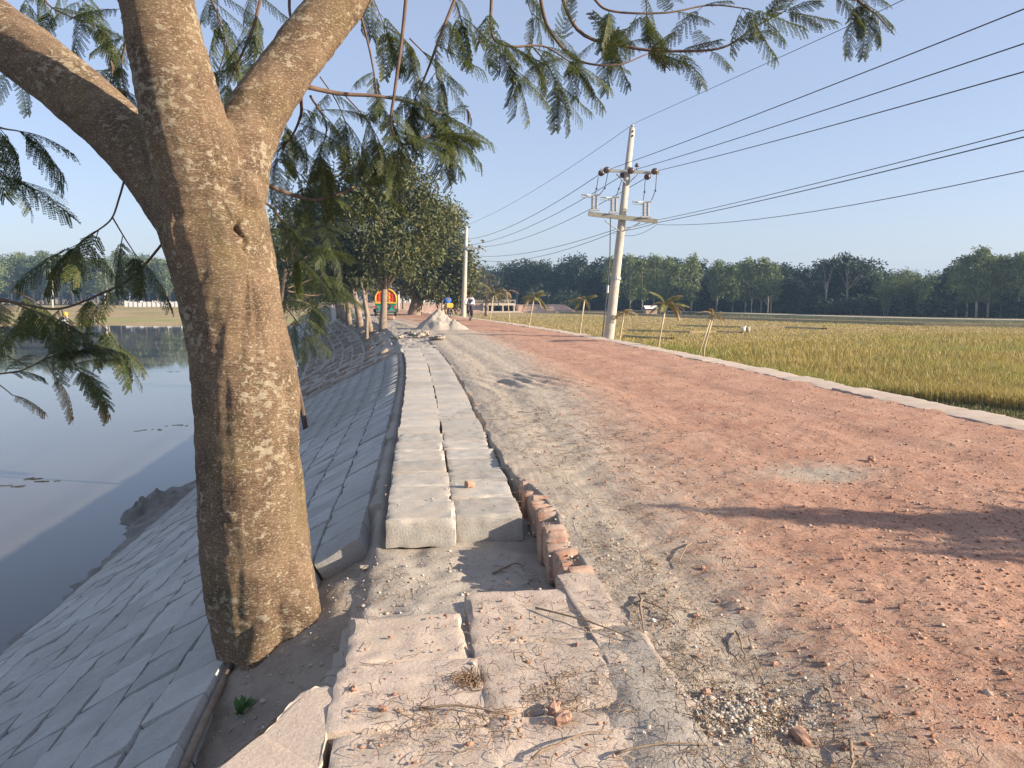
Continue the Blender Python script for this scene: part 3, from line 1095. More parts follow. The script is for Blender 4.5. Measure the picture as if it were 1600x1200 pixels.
# lumps of broken earth at the far end of the walkway
lump_mesh = [rough_box('lump', 1, .8, .5, (9, 9, 6), .20, .10, 120 + s, .5) for s in range(4)]
for me in lump_mesh: me.materials.append(M['sand'])
for i, (px, py, w, lab) in enumerate([(655, 528, 26, 'largest clod of grey earth at the far end of the walkway'), (683, 534, 20, 'clod of earth closing the right column of walkway blocks'),
                                     (622, 532, 18, 'clod of earth at the top of the slope past the walkway'), (640, 524, 14, 'small clod between the walkway end and the sand heap'),
                                     (572, 846, 20, 'crumbled lump of mortar wedged left of the first walkway block')]):
    c = PG(px, py, -.05)
    sz = w / 1200 * c.length
    o = link('earth_clod', random.choice(lump_mesh), None)
    o.scale = (sz, sz * 1.3, sz * .5)
    o.location = (c.x, c.y, float(surf(np.array([c.x]), np.array([c.y]))[0]) + .3 * sz)
    o.rotation_euler = (.1, .1, random.uniform(0, 6))
    tag(o, lab, 'clod', 'clods of earth')
for px, lab in ((603, 'dusty brick lying on the ground left of its pale twin'), (616, 'pale brick lying on the ground in front of the three-wheeler')):
    c = PG(px, 501)
    o = link('loose_brick', bricks[0], None, None, (c.x, c.y, .30))
    o.rotation_euler = (R(90), 0, R(80)); o.scale = (2.2, 2.2, 2.2); o.location.z = .17
    tag(o, lab, 'brick')

# ------------------------------------------------------------------ the big tree
TD = 4.6
tree = empty('roadside_tree', tuple(PG(410, 985, -.45)), label='large mottled-bark tree forking into three limbs in the foreground', cat='tree')
TO = tree.location.copy()


def px_tube(mb, pts, n=20, k=6):
    sm = catmull(pts, k)
    mb.tube([P(a[0], a[1], a[2]) for a in sm], [a[3] * a[2] / 1200 for a in sm], n)


mb = MB()
px_tube(mb, [(412, 1160, 4.62, 66), (410, 1080, 4.62, 62), (406, 1000, 4.62, 68), (404, 940, 4.62, 76), (401, 880, 4.62, 82), (395, 800, 4.6, 80), (388, 700, 4.6, 77), (384, 600, 4.6, 79), (368, 500, 4.6, 77),
             (354, 430, 4.6, 78), (340, 370, 4.6, 82), (326, 310, 4.6, 80), (316, 270, 4.6, 62)])
px_tube(mb, [(330, 350, 4.52, 62), (310, 270, 4.48, 66), (290, 190, 4.42, 64), (270, 110, 4.38, 59), (253, 40, 4.34, 57), (240, -40, 4.3, 56), (228, -140, 4.25, 55)])
px_tube(mb, [(330, 370, 4.62, 66), (282, 310, 4.68, 56), (235, 255, 4.75, 50), (170, 190, 4.85, 48), (90, 122, 4.95, 48), (10, 60, 5.05, 48), (-90, -10, 5.2, 47), (-180, -80, 5.3, 45)])
px_tube(mb, [(338, 380, 4.62, 70), (362, 290, 4.68, 56), (385, 215, 4.75, 49), (425, 140, 4.85, 45), (475, 70, 4.95, 42), (535, -5, 5.05, 40), (600, -90, 5.2, 38)])
# burl swelling where a limb was lost and spreading root
mb.ball(P(378, 300, 4.50), .14)
mb.ball(P(345, 395, 4.50), .20)
px_tube(mb, [(438, 830, 4.58, 34), (452, 910, 4.55, 38), (466, 985, 4.52, 40), (480, 1070, 4.5, 44)])
px_tube(mb, [(420, 960, 4.45, 30), (402, 1040, 4.38, 28), (392, 1100, 4.34, 28), (388, 1190, 4.3, 30)])
px_tube(mb, [(448, 600, 4.55, 20), (455, 680, 4.53, 14), (452, 780, 4.56, 10)])


def remesh(o):
    m = o.modifiers.new('r', 'REMESH'); m.mode = 'VOXEL'; m.voxel_size = .011
    s = o.modifiers.new('s', 'SMOOTH'); s.factor = .5; s.iterations = 5


me = realise(mb.mesh('trunk'), remesh, 'trunk')
nv = len(me.vertices)
co = np.zeros(nv * 3, np.float32); me.vertices.foreach_get('co', co); co = co.reshape(-1, 3)
no = np.zeros(nv * 3, np.float32); me.vertex_normals.foreach_get('vector', no); no = no.reshape(-1, 3)
ang_ = np.arctan2(co[:, 1] - TO.y, co[:, 0] - TO.x)
d = .020 * fbm(ang_ * 1.2 + 5, co[:, 2], .55, 4, 3) + .008 * fbm(co[:, 0] + co[:, 1], co[:, 2] * 3.0, .16, 4, 6)
g = np.array(P(372, 366, 4.32)); dv = co - g
gash = np.exp(-((dv[:, 0] + .32 * dv[:, 2] + .012 * np.sin(dv[:, 2] * 55)) / .012) ** 2 - (dv[:, 2] / .085) ** 4 - (dv[:, 1] / .3) ** 2)
rim = np.exp(-((dv[:, 0] + .25 * dv[:, 2]) / .05) ** 2 - (dv[:, 2] / .085) ** 2 - (dv[:, 1] / .3) ** 2)
g2 = np.array(P(325, 345, 4.4)); dv = co - g2
hol = np.exp(-(dv[:, 0] / .09) ** 2 - (dv[:, 2] / .14) ** 2 - (dv[:, 1] / .3) ** 2)
d = d - .055 * gash + .026 * rim - .03 * hol
g3 = np.array(P(365, 805, 4.35)); dv = co - g3
d = d + .014 * np.exp(-(dv[:, 0] / .02) ** 2 - (dv[:, 2] / .02) ** 2 - (dv[:, 1] / .2) ** 2)
co = co + no * d[:, None] - np.array(TO)
me.vertices.foreach_set('co', co.astype(np.float32).ravel()); me.update()
smooth(me)
link('trunk', me, M['bark'], tree)


def quads_(n):
    return np.arange(n * 4).reshape(-1, 4)


def feather_leaf(name, L=.42, pairs=13, pin=.10, nl=8, droop=.5, seed=0, mat='feather', lw=.011):
    """a twice-pinnate leaf: stalk along +X, pinnae with rows of tiny leaflets"""
    r = np.random.default_rng(seed)
    vsx, fs = [], []

    def quad(a, b, c, d):
        k = len(vsx); vsx.extend([a, b, c, d]); fs.append((k, k + 1, k + 2, k + 3))
    sw = r.uniform(-.12, .12)

    def stalk(t):
        return np.array((L * t * (1 - .12 * droop * t), L * sw * t * t, -L * droop * .5 * t ** 2))
    prev = stalk(0)
    for i in range(1, 11):
        q = stalk(i / 10); w = .0028 * (1.15 - i / 10)
        quad(prev + (0, w, 0), prev - (0, w, 0), q - (0, w, 0), q + (0, w, 0))
        quad(prev + (0, 0, w), prev - (0, 0, w), q - (0, 0, w), q + (0, 0, w))
        prev = q
    for i in range(pairs):
        t = .16 + .84 * i / (pairs - 1)
        base = stalk(t); tan = stalk(min(1, t + .02)) - stalk(t - .02); tan /= np.linalg.norm(tan)
        pl = pin * (0.55 + .6 * math.sin(math.pi * min(1, t * .85 + .05))) * r.uniform(.85, 1.1)
        for sd_ in (-1, 1):
            if r.random() < .04: continue
            a = math.radians(58 - 26 * t + r.uniform(-6, 6))
            side = np.array((0, sd_, 0.0))
            fall = r.uniform(.25, .6) * (.5 + droop)
            dr = tan * math.cos(a) + side * math.sin(a) + np.array((0, 0, -fall * .7)); dr /= np.linalg.norm(dr)
            sp = np.cross(dr, (0, 0, 1)); sp /= np.linalg.norm(sp)
            up = np.cross(sp, dr)
            quad(base + sp * .0012, base - sp * .0012, base + dr * pl - sp * .0008, base + dr * pl + sp * .0008)
            for j in range(nl):
                s = (j + .7) / nl
                b = base + dr * pl * s + np.array((0, 0, -.02 * s * s))
                ll = .017 * (1.1 - .45 * s) * r.uniform(.85, 1.15)
                for q in (-1, 1):
                    dd = dr * .55 + sp * q * .8 + up * r.uniform(-.25, .2)
                    dd /= np.linalg.norm(dd)
                    ww = np.cross(dd, up) * lw * .5
                    quad(b, b + dd * ll * .5 + ww, b + dd * ll, b + dd * ll * .5 - ww)
    me = np_mesh(name, np.array(vsx), np.array(fs))
    me.materials.append(M[mat])
    return me


leaves = [feather_leaf('leaf', L, p, pin, 11, dr, s, 'feather', .010) for L, p, pin, dr, s in
          ((.40, 11, .10, .35, 1), (.32, 9, .10, .6, 2), (.44, 12, .10, .15, 3), (.36, 10, .09, .45, 4), (.40, 10, .11, .3, 5), (.26, 8, .08, .4, 6), (.34, 11, .075, .7, 7))]
dry_leaves = [feather_leaf('leaf', .34, 11, .07, 9, .8, 9, 'feather_dry'), feather_leaf('leaf', .28, 10, .06, 9, .6, 10, 'feather_dry')]
n_leaf = 0
extra_leaves = []


def put_leaf(parent, org, pos, direction, roll, scale, meshes):
    global n_leaf
    x = Vector(direction).normalized()
    z = Vector((0, 0, 1))
    y = z.cross(x)
    if y.length < .05: y = Vector((0, 1, 0))
    y.normalize(); z = x.cross(y)
    mat = Matrix((x, y, z)).transposed() @ Matrix.Rotation(roll, 3, 'X')
    if parent is tree and n_leaf >= 290:
        me = random.choice(meshes)
        a = np.zeros(len(me.vertices) * 3, np.float32); me.vertices.foreach_get('co', a)
        extra_leaves.append(a.reshape(-1, 3) @ np.array(mat).T * scale + np.array(Vector(pos) - Vector(org)))
        return
    o = link('leaf', random.choice(meshes), None, parent)
    o.location = Vector(pos) - Vector(org); o.rotation_euler = mat.to_euler(); o.scale = (scale,) * 3
    n_leaf += 1
    return o


right_v = _cm @ Vector((1, 0, 0)); up_v = Vector((0, 0, 1)); fwd_v = _cm @ Vector((0, 0, -1))


def branch(pts, r0, r1, leaf_from=0.3, step=.16, bias=(0, 0), meshes=None, scale=1.0, tips=4, parent=None, org=None, mat='branch'):
    """pts: (px, py, depth); a limb with leaves hanging off its outer length"""
    parent = parent or tree; org = org if org is not None else TO
    sm = catmull(pts, 6)
    w = [P(*p) for p in sm]
    N = len(w)
    MB(org).tube(w, [r0 + (r1 - r0) * i / (N - 1) for i in range(N)], 7).build('branch', M[mat], parent, True)
    tot = 0; nxt = 0
    Lt = sum((w[i + 1] - w[i]).length for i in range(N - 1))
    for i in range(N - 1):
        seg = w[i + 1] - w[i]
        t = tot / Lt
        if t >= leaf_from and tot >= nxt and step:
            tan = seg.normalized()
            for q in range(2):
                d = tan * random.uniform(.2, .8) + right_v * (random.uniform(-1, 1) + bias[0]) + fwd_v * random.uniform(-.7, .7) + up_v * (random.uniform(-.45, .35) + bias[1])
                put_leaf(parent, org, w[i], d, random.uniform(-.5, .5), scale * random.uniform(.75, 1.1), meshes or leaves)
            nxt = tot + step * random.uniform(.8, 1.3)
        tot += seg.length
    tan = (w[-1] - w[-2]).normalized()
    for q in range(tips):
        d = tan * .8 + right_v * (random.uniform(-.9, .9) + bias[0]) + fwd_v * random.uniform(-.6, .6) + up_v * (random.uniform(-.6, .3) + bias[1])
        put_leaf(parent, org, w[-1], d, random.uniform(-.5, .5), scale * random.uniform(.75, 1.1), meshes or leaves)


# hanging boughs, read off the photograph
branch([(640, -60, 5.0), (628, 60, 5.0), (617, 140, 5.0), (611, 195, 5.05), (628, 226, 5.1), (672, 212, 5.2)], .013, .006, .66, .10, (.3, .1), tips=5)
branch([(735, -60, 5.2), (692, 45, 5.2), (668, 110, 5.3), (648, 155, 5.3)], .013, .005, .4, .14, (.2, 0), tips=5)
branch([(560, 10, 5.2), (578, 80, 5.3), (588, 140, 5.3), (590, 170, 5.3)], .009, .004, .6, .2, (0, 0), tips=1)
branch([(772, -60, 5.5), (768, 48, 5.5), (795, 72, 5.5), (848, 72, 5.6), (890, 96, 5.6)], .013, .005, .3, .13, (.2, -.1), tips=5)
branch([(838, -60, 6), (850, 25, 6), (872, 66, 6), (905, 95, 6.1), (962, 102, 6.1), (1012, 84, 6.2)], .017, .005, .45, .15, (.1, .25), tips=4)
branch([(862, -60, 6.3), (902, 46, 6.3), (985, 74, 6.4), (1060, 80, 6.4), (1130, 74, 6.5), (1180, 42, 6.5), (1225, 18, 6.5)], .017, .006, .3, .22, (.05, .1), tips=4)
branch([(905, -50, 6.0), (930, 0, 6.1), (960, 18, 6.1), (1040, 20, 6.2), (1110, 8, 6.3), (1170, 14, 6.3)], .012, .005, .25, .24, (0, -.15), tips=3)
branch([(1285, -60, 7), (1340, 0, 7), (1368, 22, 7), (1398, 55, 7)], .011, .004, .35, .3, (-.1, 0), tips=0)
branch([(1240, -60, 7), (1300, -10, 7), (1340, 2, 7)], .009, .004, .6, .25, (0, -.2), tips=4)
branch([(478, 135, 4.95), (530, 146, 5.1), (590, 150, 5.2), (640, 160, 5.3), (690, 178, 5.3)], .017, .006, .55, .13, (.2, -.1), tips=5)
branch([(470, 150, 5.1), (470, 180, 5.4), (455, 215, 5.5), (435, 235, 5.6)], .013, .005, .3, .12, (.1, 0), tips=5)
branch([(485, 150, 5.2), (510, 195, 5.5), (500, 240, 5.6)], .009, .004, .3, .18, (.2, -.1), tips=3)
branch([(400, 282, 5.2), (450, 302, 5.5), (490, 312, 5.6), (525, 305, 5.7), (562, 290, 5.8)], .017, .006, .7, .2, (.1, 0), tips=3)
branch([(390, 300, 5.8), (430, 330, 6.0), (450, 372, 6.1), (462, 400, 6.2)], .012, .005, .5, .17, (.1, 0), tips=3)
branch([(420, -60, 5.6), (398, 35, 5.6), (378, 85, 5.6), (358, 128, 5.6)], .014, .006, .5, .2, (-.1, 0), tips=3)
branch([(455, -60, 5.3), (452, 10, 5.3), (458, 40, 5.3)], .012, .009, 2, 0, tips=0)
branch([(300, -60, 6.2), (335, 10, 6.2), (352, 70, 6.2), (335, 130, 6.2)], .010, .004, .3, .16, (.1, 0), tips=4)
branch([(150, -60, 5.6), (185, 0, 5.6), (200, 40, 5.6), (190, 100, 5.7), (196, 150, 5.7)], .012, .005, .35, .16, (-.1, 0), tips=4)
branch([(60, -60, 6.0), (70, 0, 6.0), (110, 26, 6.0), (150, 40, 6.0)], .010, .004, .25, .16, (0, -.2), tips=4)
branch([(-60, 60, 6.4), (0, 95, 6.4), (30, 110, 6.4)], .010, .004, .4, .2, (0, -.1), tips=2)
branch([(-80, 150, 4.7), (-10, 195, 4.7), (30, 205, 4.7)], .009, .004, .4, .14, (.5, -.25), tips=5)
branch([(-80, 235, 4.6), (-20, 262, 4.6), (5, 275, 4.6)], .008, .004, .5, .2, (.5, -.2), tips=3)
branch([(196, 275, 4.8), (186, 310, 4.8), (174, 342, 4.8), (150, 362, 4.8), (125, 380, 4.8)], .007, .004, .7, .13, (-.1, -.2), tips=3)
branch([(176, 340, 4.8), (195, 372, 4.8), (210, 395, 4.8)], .005, .003, .4, .16, (.1, -.3), tips=3)
branch([(262, 370, 5.0), (225, 415, 5.1), (197, 440, 5.1), (160, 458, 5.2), (96, 482, 5.2), (40, 476, 5.2), (-60, 452, 5.2)], .009, .007, .35, .17, (0, -.45), tips=0)
branch([(-80, 480, 5.0), (0, 470, 5.0), (50, 485, 5.0), (90, 500, 5.0)], .008, .004, .5, .14, (.1, -.3), tips=4)
branch([(-70, 590, 4.9), (18, 582, 4.9), (45, 574, 4.9), (70, 560, 4.9)], .006, .004, .5, .16, (.1, .5), tips=3)
branch([(100, 505, 4.95), (108, 540, 4.95), (118, 575, 4.95)], .006, .003, .4, .16, (1.0, .3), dry_leaves + leaves[:1], 1.0, tips=3)
branch([(-60, 560, 4.8), (0, 602, 4.8), (20, 618, 4.8)], .004, .003, 2, 0, (1.2, .25), dry_leaves, 1.0, tips=1)
branch([(70, 562, 4.9), (85, 588, 4.9)], .004, .003, 2, 0, (1.2, .25), dry_leaves, .9, tips=1)
# more foliage of the same crown, higher up and farther back
for x0, y0_, x1, y1_, D in ((560, -40, 600, 40, 6), (690, -40, 720, 30, 6.2), (800, -40, 830, 20, 6.5), (740, 40, 800, 110, 6), (830, 70, 870, 130, 6.2), (640, 60, 690, 120, 6),
                           (500, 120, 540, 190, 6), (540, 150, 590, 215, 6), (600, 40, 640, 70, 6.5), (650, 180, 700, 215, 5.6), (920, 20, 945, 60, 6.6), (1000, -30, 1010, 30, 6.8),
                           (420, 150, 445, 200, 6), (440, 250, 480, 285, 6.3), (330, -40, 340, 40, 6.6),
                           (390, -30, 400, 20, 6.6), (100, -40, 130, 0, 6.5), (30, -40, 40, 0, 6.6), (170, 100, 185, 130, 6.4), (20, 455, 60, 475, 5.6), (150, 500, 185, 540, 5.6)):
    branch([(x0, y0_, D), ((x0 + x1) / 2 + 4, (y0_ + y1_) / 2, D), (x1, y1_, D)], .006, .004, .3, .18, (.05, -.15), tips=4)
# bough near the pods
for px, py in ((173, 95), (731, 172)):
    c = P(px, py, 5.6)
    MB(TO).tube([c, c + Vector((.01, 0, -.04)), c + Vector((.005, 0, -.09))], [.006, .014, .004], 6).build('seed_pod', M['branch'], tree)

if extra_leaves:
    v = np.concatenate(extra_leaves)
    tag(link('leaf_mass', np_mesh('leaf_mass', v, quads_(len(v) // 4)), M['feather'], tree), kind='stuff')

# small weed by the roots
wd = empty('weed', tuple(PG(378, 1112, -.55)), label='tuft of small green weed at the shaded foot of the tree', cat='weed')
wl = MB()
for i in range(16):
    a = random.uniform(0, 6.28); l = random.uniform(.03, .07)
    b = Vector((random.uniform(-.03, .03), random.uniform(-.03, .03), 0)); t = b + Vector((math.cos(a) * l, math.sin(a) * l, random.uniform(.03, .09)))
    s = Vector((-math.sin(a), math.cos(a), 0)) * .018
    mid = b.lerp(t, .65)
    wl.add([b, mid + s, t, mid - s], [(0, 1, 2, 3)])
wl.build('weed_leaves', M['weed'], wd)
wd.location.z = float(bank_z(wd.location.x, wd.location.y))

# bamboo pole along the slope top; dark bark colour stands in for its shade
a, b = Vector((-1.09, 3.0, 0)), Vector((-1.10, 4.35, 0))
a.z, b.z = float(bank_z(a.x, a.y)) + .05, float(bank_z(b.x, b.y)) + .03
o = MB(a).tube([a, a.lerp(b, .5) + Vector((0, 0, .02)), b], [.024, .022, .018], 10).build('bamboo_pole', M['bark2'], None, True)
o.location = a
tag(o, 'pole coloured dark for shade, lying along the upper edge of the slope blocks', 'pole')
a, b = PG(355, 1195, -.30), PG(440, 1122, -.26)
o = MB(a).tube([a, b], [.02, .018], 8).build('bamboo_pole', M['twig'], None, True)
o.location = a
tag(o, 'short pole wedged under the nearest broken slab', 'pole')


# ------------------------------------------------------------------ leafy crowns
def leaf_cloud(centres, n_per, spread, length, width, r, droop=.3, aim=None):
    C = np.repeat(np.asarray(centres, float), n_per, 0)
    n = len(C)
    d = r.normal(0, 1, (n, 3)); d /= np.linalg.norm(d, axis=1)[:, None]
    p = C + d * (r.random((n, 1)) ** .5) * spread
    d = d * .8 + r.normal(0, .6, (n, 3)); d[:, 2] -= droop
    d /= np.linalg.norm(d, axis=1)[:, None]
    s = np.cross(d, r.normal(0, 1, (n, 3))); s /= np.linalg.norm(s, axis=1)[:, None] + 1e-9
    l = length * r.uniform(.6, 1.3, (n, 1)); w = width * r.uniform(.7, 1.3, (n, 1))
    v = np.stack([p, p + d * l * .45 + s * w * .5, p + d * l, p + d * l * .45 - s * w * .5], 1)
    return v.reshape(-1, 3)


def quads(n):
    return np.arange(n * 4).reshape(-1, 4)


def shell_points(blobs, per_r2, r, inner=.45):
    out = []
    for c, rad in blobs:
        rad = np.array(rad if hasattr(rad, '__len__') else (rad, rad, rad), float)
        k = max(4, int(per_r2 * rad.mean() ** 2))
        d = r.normal(0, 1, (k, 3)); d /= np.linalg.norm(d, axis=1)[:, None]
        out.append(np.array(c) + d * rad * (inner + (1 - inner) * r.random((k, 1)) ** .6) * (1 + .12 * r.normal(0, 1, (k, 1))))
    return np.concatenate(out)


def px_tree(name, base, fork, blobs, D, r_base, label, per=26, n_per=24, spread=.42, ll=.26, lw=.075, mat='mango', bark='bark2', seed=0, group='trees along the top of the bank', droop=.35, inner=.45, extra_limbs=()):
    """base and fork are (px, py); blobs (px, py, radius in px, depth offset)"""
    r = np.random.default_rng(seed)
    b = P(base[0], base[1], D); f = P(fork[0], fork[1], D)
    root = empty(name, tuple(b), label=label, cat='tree', group=group)
    BB = [(np.array(P(x, y, D + dz)), np.array((q, q, q * .9)) * (D / 1200)) for x, y, q, dz in blobs]
    tm = MB(b)
    mid = b.lerp(f, .5) + Vector((r.uniform(-.12, .12), 0, 0))
    tm.tube([b - Vector((0, 0, .4)), b, mid, f], [r_base * 1.25, r_base * 1.08, r_base * .9, r_base * .8], 10)
    ob = tm.build('trunk', M[bark], root, True)
    for i, (c, q) in enumerate(BB):
        e = Vector(c)
        m1 = f.lerp(e, .5) + Vector((r.uniform(-.3, .3), r.uniform(-.3, .3), .2))
        MB(b).tube([f - Vector((0, 0, .1)), m1, e], [r_base * .55, r_base * .32, r_base * .1], 7).build('limb', M[bark], root, True)
    cs = shell_points(BB, per, r, inner)
    v = leaf_cloud(cs, n_per, spread, ll, lw, r, droop)
    me = np_mesh('crown', v - np.array(b), quads(len(v) // 4))
    link('crown', me, M[mat], root)
    return root


px_tree('bank_tree', (598, 511), (601, 452), [(600, 288, 44, 0), (552, 300, 40, 1), (645, 300, 38, 0), (505, 335, 42, 1), (575, 345, 52, -1), (640, 350, 48, 0), (668, 330, 34, 1), (530, 385, 46, 0),
                                              (610, 395, 44, -1), (665, 385, 36, 1), (480, 375, 34, 2), (560, 262, 24, 0), (622, 262, 26, 0), (690, 345, 22, 1), (500, 290, 26, 1), (476, 320, 24, 1)],
        40, .20, 'tall dense broad-leaved tree with forked trunk beside the walkway end', per=52, n_per=30, spread=.44, ll=.25, lw=.085, seed=1)
px_tree('bank_tree', (648, 492), (655, 462), [(690, 440, 36, 0), (660, 412, 38, 1), (712, 405, 34, 0), (690, 370, 36, 1), (705, 340, 22, 1), (725, 445, 22, 0), (655, 440, 30, -1), (715, 470, 16, 0), (640, 400, 30, 0), (640, 435, 24, 0), (722, 425, 20, -1)],
        66, .62, 'wide dark tree with thick trunk standing past the three-wheeler', per=26, n_per=28, spread=.65, ll=.40, lw=.14, seed=2)
px_tree('bank_tree', (578, 512), (570, 446), [(545, 420, 38, 0), (510, 425, 34, 1), (575, 425, 26, 0), (530, 452, 22, 0)], 41, .15,
        'slim leaning tree just left of the forked one', per=46, n_per=28, spread=.40, ll=.24, lw=.08, seed=3)
px_tree('bank_tree', (573, 534), (567, 450), [(560, 440, 14, 0), (575, 436, 12, 0)], 37, .085, 'thin bare-stemmed sapling lowest on the sandy slope', per=40, n_per=16, spread=.3, ll=.2, lw=.06, seed=4)
px_tree('bank_tree', (562, 503), (550, 448), [(500, 420, 46, 0), (470, 400, 40, 1), (455, 430, 34, 0), (530, 400, 30, 0)], 50, .22,
        'leaning bank tree behind the slim one, crown spreading over the water', per=34, n_per=28, spread=.55, ll=.30, lw=.10, seed=5)
px_tree('bank_tree', (545, 499), (541, 450), [(490, 380, 36, 0), (455, 360, 36, 1), (445, 395, 30, 0), (460, 440, 34, 0), (440, 460, 26, 2)], 55, .2,
        'bank tree third from the far end, crown low over the pond', per=32, n_per=28, spread=.6, ll=.32, lw=.11, seed=6)
px_tree('bank_tree', (536, 494), (530, 455), [(520, 440, 26, 0), (545, 440, 24, 0), (500, 455, 22, 0)], 63, .2, 'second farthest slim tree in the bank row', per=16, n_per=24, spread=.6, ll=.36, lw=.1, seed=7)
px_tree('bank_tree', (529, 491), (524, 455), [(510, 455, 24, 0), (525, 438, 24, 0), (470, 462, 26, 0)], 70, .2, 'farthest slim tree in the bank row', per=14, n_per=24, spread=.65, ll=.4, lw=.11, seed=8)
px_tree('roadside_bush', (760, 488), (760, 474), [(762, 458, 15, 0), (778, 462, 13, 0), (745, 450, 14, 0), (760, 440, 12, 0)], 82, .2, 'brownish thin-leaved tree behind the second pole', per=9, n_per=24, spread=.8, ll=.4, lw=.1, mat='far_brown', seed=9, group=None)
px_tree('roadside_bush', (630, 480), (628, 462), [(628, 448, 16, 0), (610, 455, 16, 0), (590, 450, 16, 0), (575, 455, 14, 0), (648, 452, 12, 0)], 110, .2, 'brownish thicket behind the three-wheeler', per=6, n_per=24, spread=1.0, ll=.5, lw=.14, mat='far_brown', seed=10, group=None)

# feathery young tree growing from the slope right of the big trunk
ft_base = Vector((-2.3, 16, float(bank_z(-2.3, 16))))
ftree = empty('feathery_sapling', tuple(ft_base), label='young feathery-leaved tree leaning from the slope right of the big trunk', cat='tree')
big_leaves = [feather_leaf('leaf', .62, 14, .17, 8, dr, 30 + i, 'feather', .017) for i, dr in enumerate((.6, .9, .4))]
bp = ft_base
stem = [bp - Vector((0, 0, .2)), bp + Vector((-.15, .0, .8)), P(438, 478, 15.4), P(446, 420, 15.3)]
MB(ft_base).tube(stem, [.06, .05, .04, .03], 8).build('trunk', M['branch'], ftree, True)
for tip in ([(452, 430), (480, 400), (515, 385)], [(450, 450), (478, 440), (505, 430)], [(448, 470), (470, 470), (488, 478)], [(448, 480), (462, 500), (478, 520)], [(450, 420), (445, 390), (450, 372)], [(450, 455), (490, 462), (515, 455)], [(450, 410), (470, 372), (500, 350)]):
    branch([(a, b, 15.3 + random.uniform(-.6, .6)) for a, b in tip], .018, .007, .35, .28, (.1, -.2), big_leaves, 1.15, 4, ftree, ft_base)


# leafy young tree just right of the view; its shadow lies over the road
def shadow_tree():
    r = np.random.default_rng(77)
    b = Vector((8.45, 2.75, -.42))
    root = empty('young_tree', tuple(b), label='leafy young tree by the right road edge whose shadow crosses the road', cat='tree')
    t = [b - Vector((0, 0, .3)), b + Vector((-.05, .02, .8)), b + Vector((.0, 0, 1.5)), b + Vector((-.02, .02, 2.3)), b + Vector((0, 0, 2.95))]
    MB(b).tube(t, [.09, .08, .06, .035, .01], 9).build('trunk', M['bark2'], root, True)
    blobs = []
    for dx, dy, z, q in ((.0, 0, 2.85, .09), (.0, 0, 2.68, .11), (.0, 0, 2.5, .14), (-.03, .0, 2.3, .18), (.03, .05, 2.08, .25), (.05, .1, 1.85, .34), (0, -.3, 1.65, .42), (.2, .25, 1.55, .42), (-.1, .0, 1.35, .5), (.1, -.55, 1.25, .4), (.0, .6, 1.3, .36), (.2, 0, 1.0, .45),
                        (.0, .95, 1.45, .16), (.1, -.85, 1.7, .14), (-.05, -.6, 1.95, .13), (.0, -.95, 1.15, .16)):
        c = b + Vector((dx, dy * 1.75, z + .08)); blobs.append((np.array(c), q * 1.25))
        st = Vector(t[1]).lerp(Vector(t[3]), min(1, max(0, (z - .9) / 1.5)))
        MB(b).tube([st, st.lerp(c, .5) + Vector((0, 0, .04)), c], [.022, .015, .005], 6).build('limb', M['bark2'], root, True)
    blobs += [((8.45, 2.3, 1.95), .15), ((8.45, 2.1, 2.15), .10), ((8.4, 2.0, 1.7), .18), ((8.5, 1.7, 1.35), .30), ((8.5, 1.5, 1.0), .32), ((8.5, 1.35, 1.6), .14)]
    cs = shell_points(blobs, 330, r, .05)
    v = leaf_cloud(cs, 14, .10, .14, .055, r, .4)
    link('crown', np_mesh('crown', v - np.array(b), quads(len(v) // 4)), M['mango'], root)


shadow_tree()


# ------------------------------------------------------------------ palm saplings along the right edge
def palm_frond(name, L, droop, seed, mat, n=18, lw=.03):
    r = np.random.default_rng(seed)
    vsx, fs = [], []

    def quad(*q):
        k = len(vsx); vsx.extend(q); fs.append((k, k + 1, k + 2, k + 3))

    def st(t):
        return np.array((L * t * (1 - .3 * droop * t), 0, L * (.55 * t - (.5 + droop) * t * t)))
    p0 = st(0)
    for i in range(1, 9):
        p1 = st(i / 8); w = .018 * (1.1 - i / 8) * L
        quad(p0 + (0, w, 0), p0 - (0, w, 0), p1 - (0, w, 0), p1 + (0, w, 0)); quad(p0 + (0, 0, w), p0 - (0, 0, w), p1 - (0, 0, w), p1 + (0, 0, w))
        p0 = p1
    for i in range(n):
        t = .12 + .86 * i / (n - 1)
        b = st(t); tan = st(min(1, t + .03)) - st(t - .03); tan /= np.linalg.norm(tan)
        l = L * .36 * math.sin(math.pi * (t * .8 + .15)) * r.uniform(.8, 1.2)
        for s in (-1, 1):
            d = tan * .7 + np.array((0, s * .7, -.55 * r.uniform(.4, 1.4))); d /= np.linalg.norm(d)
            w = np.cross(d, (0, 0, 1)); w = w / (np.linalg.norm(w) + 1e-6) * lw * L
            quad(b, b + d * l * .4 + w, b + d * l, b + d * l * .4 - w)
    me = np_mesh(name, np.array(vsx), np.array(fs)); me.materials.append(M[mat])
    return me


pf = [palm_frond('frond', 1.0, d, i, 'palm', 24, .02) for i, d in enumerate((.05, .25, .5))]
pfd = [palm_frond('frond', 1.0, d, 5 + i, 'palm_dry', 14, .035) for i, d in enumerate((.3, .7, 1.1))]


